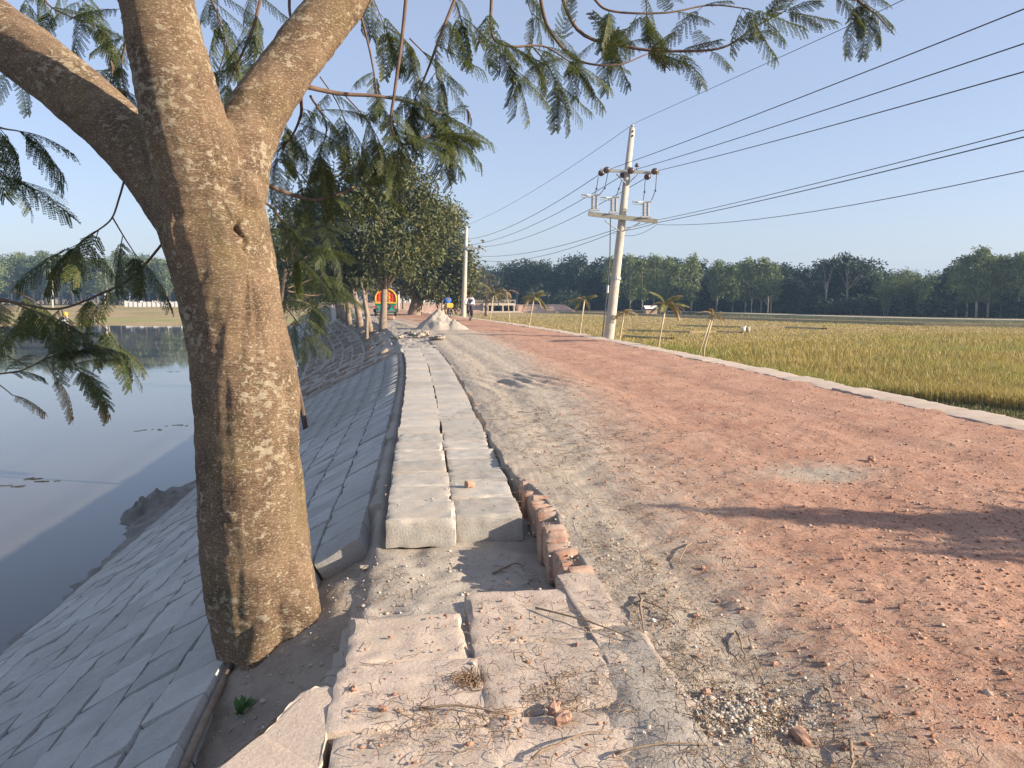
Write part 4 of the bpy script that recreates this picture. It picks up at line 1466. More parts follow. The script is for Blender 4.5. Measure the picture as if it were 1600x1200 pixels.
def palm(base, top, D, size, n, dry, label, wind=0.0, stake=None, up=.6):
    b, t = P(base[0], base[1], D), P(top[0], top[1], D)
    root = empty('palm_sapling', tuple(b), label=label, cat='palm', group='palm saplings along the right road edge')
    MB(b).tube([b - Vector((0, 0, .6)), b, b.lerp(t, .5), t], [.035, .03, .028, .04], 7).build('stem', M['bamboo'], root, True)
    for i in range(n):
        a = i * 2.4 + random.uniform(-.3, .3)
        d = Vector((math.cos(a) + wind, math.sin(a), random.uniform(-.25, up + .45)))
        o = link('frond', random.choice(pfd if (dry is True or (dry and random.random() < dry)) else pf), None, root)
        x = d.normalized(); y = Vector((0, 0, 1)).cross(x).normalized(); z = x.cross(y)
        o.rotation_euler = Matrix((x, y, z)).transposed().to_euler()
        o.location = t - b; o.scale = (size * random.uniform(.42, .82),) * 3
    if stake:
        s = P(stake[0], stake[1], D - .2); e = P(stake[2], stake[3], D - .2)
        MB(b).tube([s - Vector((0, 0, .5)), e], [.025, .02], 6).build('stake', M['bamboo'], root, True)
    return root


palm((1100, 545), (1114, 495), 24, .62, 12, True, 'withered palm sapling with brown bunched fronds, nearest of the row', .5, (1086, 548, 1110, 500), .9)
palm((1029, 540), (1040, 478), 26, 1.05, 14, .45, 'palm sapling with drooping half-brown fronds right of the big power pole', .35)
palm((968, 532), (975, 490), 29.5, .75, 9, True, 'dead brown palm sapling close behind the big power pole', .4)
palm((906, 521), (913, 470), 34, .95, 11, .15, 'small green palm sapling left of the big power pole', .25)
palm((826, 513), (834, 468), 40, 1.35, 15, .3, 'bushiest palm sapling, midway along the row', .35)
palm((797, 508), (792, 457), 45, .9, 8, .6, 'slender palm sapling leaning left, in front of the culvert', 0)
palm((765, 503), (771, 462), 50, 1.4, 12, .2, 'farthest palm sapling of the row, by the culvert wall', .3)

# ------------------------------------------------------------------ power poles and wires
PD = 30
pole_b = P(951, 535, PD)
pole = empty('power_pole', tuple(pole_b), label='tall leaning concrete power pole with cross-arms, insulators and fuse cutouts', cat='power pole')


def pp(px, py, dz=0): return P(px, py, PD + dz)


def piece(name, mb, mat, parent, sm=False): return mb.build(name, M[mat], parent, sm)


piece('shaft', MB(pole_b).tube([pp(949, 560), pp(951, 530), pp(970, 362), pp(988, 200)], [.205, .20, .155, .108], 14), 'pole', pole, True)
piece('clamp_band', MB(pole_b).tube([pp(962.2, 437), pp(962.5, 433)], [.198, .198], 14), 'steel', pole)
for y in (205, 212): piece('bolt', MB(pole_b).box(pp(988.5, y, -.14), (.06, .06, .06)), 'black', pole)


def bar(name, a, b, w, h, mat, par):
    a, b = Vector(a), Vector(b)
    x = (b - a).normalized(); y = Vector((0, 0, 1)).cross(x).normalized(); z = x.cross(y)
    rot = Matrix((x, y, z)).transposed()
    return piece(name, MB(pole_b if par is pole else pole2_b).box((a + b) / 2, ((b - a).length, w, h), rot), mat, par)


bar('upper_cross_arm', pp(938, 266, -.2), pp(1030, 270, -.2), .09, .11, 'steel', pole)
bar('lower_cross_arm', pp(919, 334, -.25), pp(1027, 346, -.25), .10, .17, 'board', pole)
for a, b in (((963, 272), (978, 287)), ((997, 272), (981, 287)), ((945, 345), (968, 361)), ((1000, 348), (975, 361))):
    piece('brace', MB(pole_b).tube([pp(*a, -.2), pp(*b, -.16)], .022, 6), 'steel', pole)


def discs(a, axis, par, name='disc_insulator', n=2, r=.125, org=None):
    mb = MB(pole_b)
    prof = []
    for i in range(n):
        h = i * .11
        prof += [(h, .03), (h + .02, r), (h + .06, r * .92), (h + .075, .04)]
    mb.lathe(a, axis, prof, 14)
    return piece(name, mb, 'porcelain', par, True)


to2 = (P(740, 385, 62) - P(960, 275, PD)).normalized()
toR = (P(1600, 60, 11) - P(985, 266, PD)).normalized()
for x, y in ((941, 269), (975, 272), (1013, 275)):
    discs(pp(x, y, -.05), to2 * 1.0 + Vector((0, 0, -.1)), pole)
for x, y in ((947, 266), (985, 267), (1022, 268)):
    discs(pp(x, y, -.3), toR, pole)
piece('pin_insulator', MB(pole_b).lathe(pp(995, 266, -.2), (0, 0, 1), [(0, .015), (.12, .015), (.13, .09), (.17, .10), (.2, .05), (.24, .07), (.27, .02)], 12), 'porcelain', pole, True)
piece('top_insulator', MB(pole_b).lathe(pp(988, 200), (0, 0, 1), [(0, .03), (.05, .03), (.06, .06), (.11, .06), (.14, .03)], 10), 'steel', pole, True)
for cx, cy in ((929, 331), (959, 335), (1009, 342)):       # fuse cutouts on the lower arm
    for k, dx in enumerate((-3.2, 3)):
        prof = [(0, .03)]
        for i in range(9):
            prof += [(.05 + i * .055, .03), (.065 + i * .055, .068), (.08 + i * .055, .068), (.095 + i * .055, .03)]
        root_ = piece('fuse_insulator', MB(pole_b).lathe(pp(cx + dx, cy - 3, -.3), (0, 0, 1), prof, 10), 'greyporc', pole, True)
    piece('fuse_bracket', MB(pole_b).box(pp(cx, cy - 3, -.3), (.38, .12, .06)), 'steel', pole)
    piece('fuse_tube', MB(pole_b).tube([pp(cx - 21, cy - 27, -.4), pp(cx - 12, cy - 26, -.4), pp(cx - 4, cy - 26, -.3), pp(cx + 8, cy - 27, -.3)], [.02, .035, .02, .04], 8), 'steel', pole)
    piece('fuse_arm', MB(pole_b).tube([pp(cx - 20, cy - 28, -.4), pp(cx - 20, cy - 23, -.4), pp(cx - 3, cy - 22, -.35), pp(cx - 3.2, cy - 5, -.3)], .016, 6), 'steel', pole)
for pts in (((935, 276), (932, 295), (929, 305)), ((950, 270), (945, 294), (937, 304)), ((972, 280), (967, 295), (963, 306)), ((1008, 280), (1007, 300), (1005, 313)), ((1026, 272), (1024, 298), (1018, 313))):
    piece('jumper_wire', MB(pole_b).tube([pp(*p, -.25) for p in pts], .016, 5), 'wire', pole)
    m_ = pts[1]
    piece('wire_clamp', MB(pole_b).ball(pp(*m_, -.25), .04, 8, 6), 'black', pole)
piece('down_lead', MB(pole_b).tube([pp(954, 340, -.3), pp(953, 400, -.3), pp(950, 440, -.3), pp(941, 528, -.3)], .022, 6), 'wire', pole)
piece('lead_joint', MB(pole_b).tube([pp(949.6, 446, -.3), pp(949, 458, -.3)], [.05, .05], 8), 'steel', pole)

pole2_b = P(724, 497, 62)
pole2 = empty('power_pole', tuple(pole2_b), label='slimmer distant power pole beside the road near the two cyclists', cat='power pole')
piece('shaft', MB(pole2_b).tube([P(723.6, 503, 62), P(724, 497, 62), P(726.5, 420, 62), P(729, 355, 62)], [.23, .22, .17, .12], 12), 'pole', pole2, True)
bar('cross_arm', P(727, 386, 61.8), P(751, 389, 61.8), .12, .13, 'steel', pole2)
piece('pin_insulator', MB(pole2_b).lathe(P(749.5, 388, 61.8), (0, 0, 1), [(0, .05), (.1, .13), (.2, .13), (.25, .05)], 10), 'porcelain', pole2, True)
for px, yb, yt, D, lab in ((691, 487, 455, 80, 'pale thin post standing left of the blue-shirted cyclist'), (658, 492, 420, 74, 'thin pale post beside the thick dark trunk'), (622, 486, 440, 84, 'thin pale post just right of the three-wheeler')):
    b = P(px, yb, D)
    o = MB(b).tube([b - Vector((0, 0, .5)), P(px + .5, yt, D)], [.16, .12], 8).build('post', M['pole'], None, True)
    o.location = b
    tag(o, lab, 'post')


def wire(pts, r, label, sag=0.15):
    w = [P(*p) for p in pts]
    out = []
    for i in range(len(w) - 1):
        for k in range(12):
            t = k / 12
            out.append(w[i].lerp(w[i + 1], t) - Vector((0, 0, sag * 4 * t * (1 - t))))
    out.append(w[-1])
    o = MB(w[0]).tube(out, r, 5).build('power_wire', M['wire'], None, True)
    o.location = w[0]
    tag(o, label, 'wire', 'overhead wires')


wire([(2000, -280, 6), (1310, 48, 15.5), (988, 194, 30)], .007, 'topmost thin wire running from the pole tip to the upper right', .0)
wire([(988, 195, 30), (728.5, 352, 62)], .009, 'topmost thin wire running from the pole tip to the distant pole', .35)
wire([(1900, -118, 7.5), (1600, 14, 11), (951, 265, 29.7)], .011, 'upper of three thick wires right of the big pole', .05)
wire([(1900, -32, 7.5), (1600, 68, 11), (989, 266, 29.7)], .011, 'middle of three thick wires right of the big pole', .05)
wire([(1900, 30, 7.5), (1600, 112, 11), (1026, 267, 29.7)], .011, 'lower of three thick wires right of the big pole', .05)
wire([(936, 273, 30), (729, 374, 62)], .013, 'upper of three wires between the two poles', .5)
wire([(971, 275, 30), (729, 383, 62)], .013, 'middle of three wires between the two poles', .55)
wire([(1009, 278, 30), (750, 386, 62)], .013, 'lower of three wires between the two poles', .6)
wire([(1900, 128, 8), (1600, 203, 11.5), (1026, 344, 30), (960, 358, 32)], .009, 'upper of the low thin wires crossing behind the lower cross-arm', .06)
wire([(1900, 147, 8), (1600, 214, 11.5), (1026, 348, 30), (960, 362, 32)], .011, 'second of the low thin wires crossing behind the lower cross-arm', .06)
wire([(1900, 232, 8), (1600, 267, 11.5), (1026, 351, 30), (960, 364, 32)], .008, 'lowest thin wire on the right, crossing behind the lower cross-arm', .25)
wire([(960, 359, 32), (728, 398, 62)], .012, 'upper low wire from the big pole to the distant pole', .5)
wire([(960, 363, 32), (728, 402, 62)], .012, 'lowest wire from the big pole to the distant pole', .7)


# ------------------------------------------------------------------ rice field
def blades(name, x, y, z, h, w, mat, label, cat):
    n = len(x)
    a = rng.uniform(0, 6.28, n)
    lx, ly = rng.normal(0, .22, n) * h, rng.normal(0, .22, n) * h
    dx, dy = np.cos(a) * w / 2, np.sin(a) * w / 2
    b = np.stack([x, y, z], -1)
    mid = b + np.stack([lx * .35, ly * .35, h * .6], -1)
    tip = b + np.stack([lx, ly, h * rng.uniform(.75, 1, n)], -1)
    s = np.stack([dx, dy, 0 * dx], -1)
    v = np.stack([b - s, b + s, mid + s * .8, mid - s * .8, tip], 1).reshape(-1, 3)
    k = 5 * np.arange(n)[:, None]
    f = np.concatenate([np.array([[0, 1, 2]]) + k, np.array([[0, 2, 3]]) + k, np.array([[3, 2, 4]]) + k])
    tag(link(name, np_mesh(name, v, f), M[mat]), label, cat, kind='stuff')


def field(n, ymin, ymax, umin, umax_f, p=1.0):
    y = 1 / rng.uniform(1 / ymax, 1 / ymin, n) ** p
    u = umin + (umax_f * y + 6 - umin) * rng.random(n)
    return u, y


# tall golden rice near, thinning with distance
u, y = field(210000, 9, 46, 8.55, 1.15)
zone = fbm(u, y, 7, 3, 90)
keep = (u > 9.0 + .5 * vn(y, u * 0, .8, 4) + .72 * np.clip(18.5 - y, 0, 8)) & (y < 33 + 10 * sstep(12, 34, u) + 6 * zone)
u, y = u[keep], y[keep]
gr = (vn(u, y, 5, 12) + .2 * rng.normal(0, 1, len(u)) + .75 * np.exp(-((u - 9.0) / 2.6) ** 2) + .25 * sstep(20, 34, y)) > .36
h = rng.uniform(.24, .44, len(u)) * (1 + .4 * vn(u, y, 2.5, 14)) * (1 - .35 * sstep(26, 44, y))
wd_ = .005 + .0007 * y
for sel, mt, nm, lb in ((~gr, 'rice', 'ripe_rice', 'ripe golden rice standing in the field right of the road'), (gr, 'rice_green', 'green_rice', 'greener rice and grass along the near field edge')):
    xs = u[sel] + off(y[sel])
    blades(nm, xs, y[sel], ground_z(u[sel], y[sel]) - .02, h[sel], wd_[sel], mt, lb, 'rice')
u, y = field(90000, 26, 100, 8.3, .95)
keep = (u > 8.3) & ((y > 33 + 8 * sstep(12, 34, u)) | (rng.random(len(u)) < .15))
u, y = u[keep], y[keep]
blades('stubble', u + off(y), y, ground_z(u, y), rng.uniform(.04, .13, len(u)), .008 + .0008 * y, 'rice', 'short green stubble grass in the farther field', 'grass')
n = 46000
y = 1 / rng.uniform(1 / 60, 1 / 7, n); u = 7.7 + rng.random(n) * (1.6 + .85 * np.clip(19 - y, 0, 9))
keep = (u < 13) & (fbm(u, y, .9, 3, 77) > -.28)
u, y = u[keep], y[keep]
blades('shade_dark_grass', u + off(y), y, ground_z(u, y), rng.uniform(.04, .13, len(u)), .005 + .0008 * y, 'shade_verge', 'low grass coloured dark to stand for the shaded ditch below the edging strip', 'grass')

for px, w, mt, lab in ((1162, .55, 'sack', 'left pale bundle lying in the stubble field'), (1169, .6, 'path', 'right dull bundle lying in the stubble field')):
    c = P(px, 511, 50); c.z = float(ground_z(c.x - off(c.y), c.y))
    mbx = MB(); mbx.ball((0, 0, .18), (.16, .13, .2), 10, 7); mbx.ball((.1, .04, .34), (.09, .08, .10), 8, 6)
    o = mbx.build('field_bundle', M[mt], None, True); o.location = c
    tag(o, lab, 'bundle')

# low bunds between the plots
def bund(line, w, h):
    strip('bund', line, [(-w, -.8), (-w * .5, -.72 + h), (w * .5, -.72 + h), (w, -.8)], 'ground')


# canal with a raised path beyond it
cl = [(880, 108), (1000, 95), (1150, 78), (1300, 68), (1450, 62), (1600, 58), (1800, 53), (2100, 47)]


def strip(name, line, prof, mat, kind='structure'):
    pts = []
    for px, D in line:
        q = P(px, 470, D); pts.append(Vector((q.x, q.y, 0)))
    vsx, fs = [], []
    for i, p in enumerate(pts):
        t = (pts[min(i + 1, len(pts) - 1)] - pts[max(0, i - 1)]).normalized()
        nrm = Vector((-t.y, t.x, 0))
        for d, z in prof: vsx.append(p + nrm * d + Vector((0, 0, z)))
    m_ = len(prof)
    for i in range(len(pts) - 1):
        for k in range(m_ - 1):
            a_ = i * m_ + k; fs.append((a_, a_ + 1, a_ + 1 + m_, a_ + m_))
    me = bpy.data.meshes.new(name); me.from_pydata([tuple(v) for v in vsx], [], fs); me.update()
    tag(link(name, me, M[mat]), kind=kind)


bund([(985, 52), (1030, 50.5), (1080, 49), (1120, 49.5), (1160, 48.5)], .45, .10)
bund([(960, 62), (1060, 60.5), (1160, 57), (1230, 56.5), (1290, 54)], .5, .11)
bund([(980, 44), (1010, 42.6), (1050, 41.2)], .4, .10)
strip('canal_water', cl, [(0, -.69), (11, -.69)], 'canal')
strip('canal_bank', cl, [(-.9, -.80), (-.5, -.5), (-.2, -.48), (.15, -.75)], 'ground')
strip('dyke', cl, [(10.4, -.75), (11.2, -.55), (11.5, -.5)], 'dyke')
strip('dyke_path', cl, [(11.45, -.51), (11.7, -.47), (14.2, -.46), (15.5, -.6), (16.5, -.8)], 'path')

# ------------------------------------------------------------------ far trees
def far_variant(kind, seed):
    r = np.random.default_rng(seed)
    tv = MB()
    if kind == 'slender':
        H = 10
        z = r.uniform(.28, 1.0, 95)
        rad = 1.45 * np.sin(np.pi * np.clip((z - .2) / .84, 0, 1)) ** .7 + .12
        a = r.uniform(0, 6.28, 95); q = rad * r.uniform(.3, 1, 95)
        cs = np.stack([q * np.cos(a), q * np.sin(a), z * H], -1)
        v = leaf_cloud(cs, 20, .55, .50, .16, r, .9)
        tv.tube([(0, 0, -.5), (.08, 0, 3), (.0, .1, 6), (.05, 0, 9)], [.16, .14, .10, .03], 6)
    elif kind == 'broad':
        blobs = [((r.uniform(-2.2, 2.2), r.uniform(-2, 2), r.uniform(3.6, 7.6)), r.uniform(1.3, 2.0)) for _ in range(8)] + [((0, 0, 8), 1.7)]
        cs = shell_points(blobs, 6.5, r, .5)
        v = leaf_cloud(cs, 18, .6, .48, .26, r, .3)
        tv.tube([(0, 0, -.5), (.1, 0, 2), (.0, .1, 4.5)], [.3, .25, .15], 7)
        for c, q in blobs[:5]: tv.tube([(0, 0, 2.5), c], [.14, .05], 5)
    elif kind == 'tower':
        blobs = [((r.uniform(-.8, .8), r.uniform(-.8, .8), 2.2 + k * 1.05), 1.7 - .12 * k) for k in range(8)]
        cs = shell_points(blobs, 9, r, .5)
        v = leaf_cloud(cs, 15, .55, .45, .2, r, .5)
        tv.tube([(0, 0, -.5), (0, 0, 3), (.1, 0, 7)], [.2, .17, .08], 6)
    elif kind == 'open':      # few clumps on visible limbs
        blobs = [((r.uniform(-2.2, 2.2), r.uniform(-1.5, 1.5), r.uniform(5.5, 9)), r.uniform(.7, 1.2)) for _ in range(7)]
        cs = shell_points(blobs, 10, r, .3)
        v = leaf_cloud(cs, 16, .45, .45, .22, r, .2)
        tv.tube([(0, 0, -.5), (.15, 0, 3), (.1, .1, 5.5)], [.22, .18, .12], 6)
        for c, q in blobs: tv.tube([(.1, 0, 3.6), ((c[0]) * .5, c[1] * .5, c[2] * .8), c], [.1, .07, .03], 5)
    elif kind == 'bamboo':
        pts = []
        for _ in range(26):
            a = r.uniform(0, 6.28); s = r.uniform(.5, 2.6); hh = r.uniform(6, 10)
            for t in np.linspace(.3, 1, 9):
                pts.append((math.cos(a) * (.3 + s * t * t), math.sin(a) * (.3 + s * t * t), hh * (t - .16 * t ** 4)))
        v = leaf_cloud(np.array(pts), 10, .4, .5, .1, r, .5)
        for k in range(8):
            a = k * .8; tv.tube([(math.cos(a) * .3, math.sin(a) * .3, -.4), (math.cos(a) * .6, math.sin(a) * .6, 4)], [.05, .04], 5)
    else:                     # bush
        blobs = [((r.uniform(-2.4, 2.4), r.uniform(-1, 1), r.uniform(.8, 2.2)), r.uniform(.9, 1.5)) for _ in range(6)]
        cs = shell_points(blobs, 9, r, .4)
        v = leaf_cloud(cs, 16, .5, .42, .2, r, .2)
        tv.tube([(0, 0, -.3), (0, 0, 1.2)], [.12, .08], 5)
    return v, tv


KIND = {}
for k, mt, cnt in (('slender', 'far_pale', 3), ('broad', 'far_dark', 3), ('tower', 'far_mid', 3), ('open', 'far_dark', 2), ('bamboo', 'far_pale', 1), ('bush', 'far_dark', 2)):
    KIND[k] = []
    for i in range(cnt):
        v, tv = far_variant(k, 200 + 7 * i + len(k))
        mc = np_mesh('crown', v, quads(len(v) // 4)); mc.materials.append(M[mt])
        mt_ = tv.mesh('trunk', True); mt_.materials.append(M['paletrunk'] if k in ('slender', 'bamboo', 'open') else M['bark2'])
        KIND[k].append((mc, mt_, v, tv))

SKY_R = [(740, 402), (770, 425), (800, 405), (850, 405), (900, 400), (935, 402), (985, 396), (1050, 400), (1080, 398), (1120, 412), (1160, 405), (1200, 403), (1240, 412), (1290, 402), (1325, 392), (1350, 405), (1400, 420),
         (1450, 422), (1500, 408), (1525, 388), (1560, 402), (1600, 396), (1800, 395)]
SKY_L = [(-200, 388), (0, 390), (50, 391), (100, 393), (150, 402), (200, 391), (250, 396), (330, 398), (450, 402), (600, 405), (720, 402)]


def D_R(px): return float(np.interp(px, [740, 900, 1100, 1300, 1600, 1900], [150, 135, 112, 96, 82, 74]))


def far_ground(q):
    return float(ground_z(q.x - float(off(q.y)), q.y))


def far_tree(name, kind, px, D, top_y, label, group, wide=1.0):
    q = P(px, 470, D); z = far_ground(q)
    H = P(px, top_y, D).z - z
    hh = {'slender': 10.3, 'broad': 9.6, 'tower': 10.6, 'open': 9.9, 'bamboo': 9.0, 'bush': 3.4}[kind]
    s = H / hh
    root = empty(name, (q.x, q.y, z), random.uniform(0, 6.28), label=label, cat='tree', group=group)
    mc, mt_, _, _ = random.choice(KIND[kind])
    for nm, m_ in (('crown', mc), ('trunk', mt_)):
        o = link(nm, m_, None, root); o.scale = (s * wide, s * wide, s)
    return root


# solid mass of the wood, behind the trees one can tell apart
def wood(name, pxs, Df, sky, depth, label, kinds, rows, frac):
    r = random.Random(5)
    V, TV = [], MB()
    tris = []
    for row in range(rows):
        for px in pxs:
            x = px + r.uniform(-8, 8); D = Df(x) + 4 + row * depth + r.uniform(-2, 3)
            top = float(np.interp(x, [s[0] for s in sky], [s[1] for s in sky])) + r.uniform(0, 9) + frac * (1 - row / max(1, rows - 1)) * r.random()
            k = r.choice(kinds)
            _, _, v, tv = r.choice(KIND['bush' if k == 'bush2' else k])
            q = P(x, 470, D); z = far_ground(q)
            hh = {'slender': 10.3, 'broad': 9.6, 'tower': 10.6, 'open': 9.9, 'bamboo': 9.0, 'bush': 3.4, 'bush2': 3.4}[k]
            s = (P(x, top, D).z - z) / hh
            if k == 'bush': s *= .45
            if k == 'bush2': s = (P(x, top, D).z - z) / 3.4
            a = r.uniform(0, 6.28)
            rot = np.array(((math.cos(a), math.sin(a), 0), (-math.sin(a), math.cos(a), 0), (0, 0, 1)))
            V.append((v @ rot) * np.array((s * 1.15, s * 1.15, s)) + np.array((q.x, q.y, z)))
            tv2 = np.array(tv.v) @ rot * s + np.array((q.x, q.y, z))
            TV.add([tuple(p) for p in tv2], tv.f)
    v = np.concatenate(V)
    o = link(name, np_mesh(name, v, quads(len(v) // 4)), M['far_dark'])
    tag(o, label, 'woodland', kind='stuff')
    t = TV.build('wood_trunks', M['bark2'], o); tag(t, kind='stuff')


wood('far_wood', list(range(745, 1960, 17)), D_R, SKY_R, 7, 'dark mass of woodland closing the far side of the rice field', ['broad', 'tower', 'broad', 'tower'], 2, 24)
wood('wood_understorey', list(range(742, 1960, 8)), lambda x: D_R(x) - 3, [(700, 455), (900, 452), (1100, 448), (1300, 445), (1600, 440), (1900, 438)], 5, 'low dark undergrowth filling the foot of the far wood', ['bush2'], 2, 22)
wood('far_shore_wood', list(range(-220, 740, 24)), lambda x: 205, SKY_L, 8, 'hazy woodland on the far shore of the pond', ['tower', 'slender', 'broad', 'bush'], 2, 25)

specials = [('eucalyptus_tree', 'slender', [(955, 400), (985, 397), (1003, 404), (1022, 396), (1042, 400), (1060, 410), (1080, 396)], 'pale slender tree in the bright grove right of the big power pole', 'slender trees right of the power pole', -11, 1.1),
            ('eucalyptus_tree', 'slender', [(1120, 406), (1145, 412), (1165, 402), (1190, 402), (1205, 408)], 'pale slender tree rising above the wood midway along the field', 'slender trees midway along the wood', -3, 1.2),
            ('eucalyptus_tree', 'slender', [(1495, 410), (1512, 398), (1527, 384), (1545, 395), (1565, 398), (1590, 394), (1612, 396)], 'tall slender tree at the right end of the far wood', 'slender trees at the right end of the wood', -2, 1.15),
            ('crown_tree', 'open', [(1324, 383)], 'dark open-crowned tree standing highest above the wood', None, 2, .9),
            ('crown_tree', 'open', [(1290, 399)], 'dark clump-crowned tree just left of the highest one', None, 0, .8),
            ('round_tree', 'broad', [(808, 404), (850, 407)], 'dark round-crowned tree above the culvert', 'round trees above the culvert', -4, 1.0),
            ('round_tree', 'broad', [(905, 398)], 'dark green round tree left of the big power pole', None, -2, .9),
            ('bamboo_clump', 'bamboo', [(1385, 418), (1410, 415), (1440, 418)], 'feathery bamboo clump with upright shoots right of the highest tree', 'bamboo clumps in the wood', -1, 1.1),
            ('slim_tree', 'tower', [(780, 408), (760, 412)], 'hazy green tree behind the distant power pole', 'trees behind the distant pole', -3, .9),
            ('thin_tree', 'open', [(1175, 445), (1200, 448)], 'small thin tree with pale forked stems before the wood', 'thin pale-stemmed trees before the wood', -9, .7),
            ('field_bush', 'bush', [(845, 450), (890, 452), (880, 470)], 'bare bushy tree on the soil bank right of the culvert', 'bushes right of the culvert', -12, 1.0)]
ORD = ('first', 'second', 'third', 'fourth', 'fifth', 'sixth', 'seventh')
for nm, kd, lst, lab, grp, dz, wide in specials:
    for i, (px, top) in enumerate(lst):
        lb = lab if len(lst) == 1 else '%s from left, %s' % (ORD[i], lab)
        far_tree(nm, kd, px, D_R(px) + dz + random.uniform(-1, 1), top, lab if len(lst) == 1 else lb, grp, wide)
for px in range(-60, 300, 19):
    top = float(np.interp(px, [s[0] for s in SKY_L], [s[1] for s in SKY_L])) + random.uniform(-2, 9)
    far_tree('shore_tree', 'slender', px + random.uniform(-5, 5), 198 + random.uniform(-4, 3), top, 'tall thin tree in the row on the far shore of the pond', 'trees on the far shore', 1.25)

# bare posts in front of the far shore trees
for px, yt in ((82, 437), (164, 455)):
    q = P(px, 480, 178); q.z = far_ground(q)
    o = MB(q).tube([q - Vector((0, 0, .3)), P(px, yt, 178)], [.2, .15], 6).build('post', M['pole'], None); o.location = q
    tag(o, 'thin pole in front of the far shore trees, %s of two' % ('taller' if px == 82 else 'shorter'), 'post')
# white wall on the far shore
wl = empty('shore_wall', (0, 0, 0), label='low white panel wall under the far shore trees left of the big trunk', cat='wall')
for i in range(13):
    px = 198 + i * 7.2
    q = P(px, 474, 185); z = far_ground(q)
    MB().box((q.x, q.y, z + .55), (1.02, .1, 1.3 + .5 * ((i * 7) % 3 == 0))).build('wall_panel', M['white'], wl)
strip('shore_strip', [(-300, 124), (-100, 123.5), (60, 123), (200, 122.5), (330, 122), (460, 122)], [(0, -2.42), (2.2, -2.2), (5.5, -2.18), (6.5, -2.4)], 'shore_green')
strip('shore_mud', [(-300, 120.5), (0, 119), (150, 118.6), (330, 118.4), (460, 118)], [(0, -2.64), (1.5, -2.48), (4.6, -2.40)], 'mud')
q = PG(102, 507, -2.5)
mbx = MB(); mbx.ball((0, 0, .5), (.55, .4, .8), 10, 7); mbx.ball((.1, 0, 1.5), (.4, .35, .4), 8, 6, 1)
o = mbx.build('shore_bundle', [M['white'], M['yellow']], None, True); o.location = q
tag(o, 'small white and yellow bundle at the far waterline behind hanging leaves', 'bundle')

# ------------------------------------------------------------------ culvert and soil banks at the bend
CD = 112
cu = empty('culvert', tuple(P(780, 487, CD)), label='small concrete culvert with railing and dark openings at the far field corner', cat='culvert')
CO = cu.location.copy()


def cbox(name, x0, x1, y0, y1, d0, d1, mat='culvert', org=None, par=None):
    a, b = P(x0, y1, d0), P(x1, y0, d0)
    c = (a + b) / 2; c.y = (a.y + b.y) / 2 + (d1 - d0) / 2
    return MB(CO).box(c, (abs(b.x - a.x), d1 - d0, b.z - a.z)).build(name, M[mat], par or cu)


cbox('deck', 755, 806, 474, 477.3, CD, CD + 8)
for x in (756, 769.7, 786, 803.5): cbox('pier', x - .9, x + .9, 477.2, 488, CD + .1, CD + 7)
cbox('back_wall', 756, 804, 477.2, 488, CD + 5, CD + 5.4, 'dyke')
cbox('apron', 752, 815, 486.4, 488.5, CD - 1, CD + .05)
for x in range(741, 806, 8): cbox('railing_post', x - .35, x + .35, 469, 474.2, CD + .3, CD + .6)
cbox('top_rail', 740, 806, 468.6, 469.5, CD + .25, CD + .65)
cbox('middle_rail', 740, 806, 471.2, 472, CD + .3, CD + .6)


def soil_bank(name, x0, x1, ytop, ybot, D, run, left=0, right=0):
    """bank of tipped soil: crest line at ytop, foot at ybot"""
    n = 40
    vsx, fs = [], []
    xs = np.linspace(x0, x1, n)
    for i, px in enumerate(xs):
        k = min(1, (i / n) / .001 if not left else (px - x0) / left) * min(1, (x1 - px) / right if right else 1)
        f = P(px, ybot, D - run); f.z = -.9
        c = P(px, ytop, D); g = -.9
        c.z = g + (c.z - g) * (max(.02, k)) + .10 * float(vn(px, 0, 9, 2))
        b = c + Vector((0, 8, 0)); e = c + Vector((0, 11, 0)); e.z = -.9
        m1 = f.lerp(c, .5) + Vector((0, 0, .15 * float(vn(px, 3, 5, 2))))
        vsx += [f, m1, c, b, e]
    for i in range(n - 1):
        for k in range(4):
            a = i * 5 + k; fs.append((a, a + 5, a + 6, a + 1))
    me = bpy.data.meshes.new(name); me.from_pydata([tuple(v) for v in vsx], [], fs); me.update(); smooth(me)
    tag(link(name, me, M['pinksoil']), kind='structure')


soil_bank('soil_bank', 806, 905, 476.5, 488, CD + 1.5, 1.6, 0, 22)
soil_bank('soil_bank', 560, 756, 474, 488, CD + 1.5, 1.8, 0, 0)
ww = empty('boundary_wall', (0, 0, 0), label='low whitewashed wall beyond the thick dark trunk', cat='wall')
for i in range(11):
    q0 = P(618 + i * 7.4, 470, 132)
    MB().box((q0.x, q0.y, .62), (.76, .2, 1.25 + .15 * (i % 2))).build('wall_panel', M['white'], ww)
hut = P(1016, 487, 100)
hz = far_ground(hut)
ht = empty('field_hut', (hut.x, hut.y, hz), label='tiny low hut with pale roof under the bright slender trees', cat='hut')
MB().box((0, 0, .35), (1.5, 1.2, .8)).build('wall', M['pinksoil'], ht)
MB().add([(-.9, -.8, .75), (.9, -.8, .75), (.9, 0, 1.15), (-.9, 0, 1.15), (.9, .8, .75), (-.9, .8, .75)], [(0, 1, 2, 3), (3, 2, 4, 5)]).build('roof', M['white'], ht)


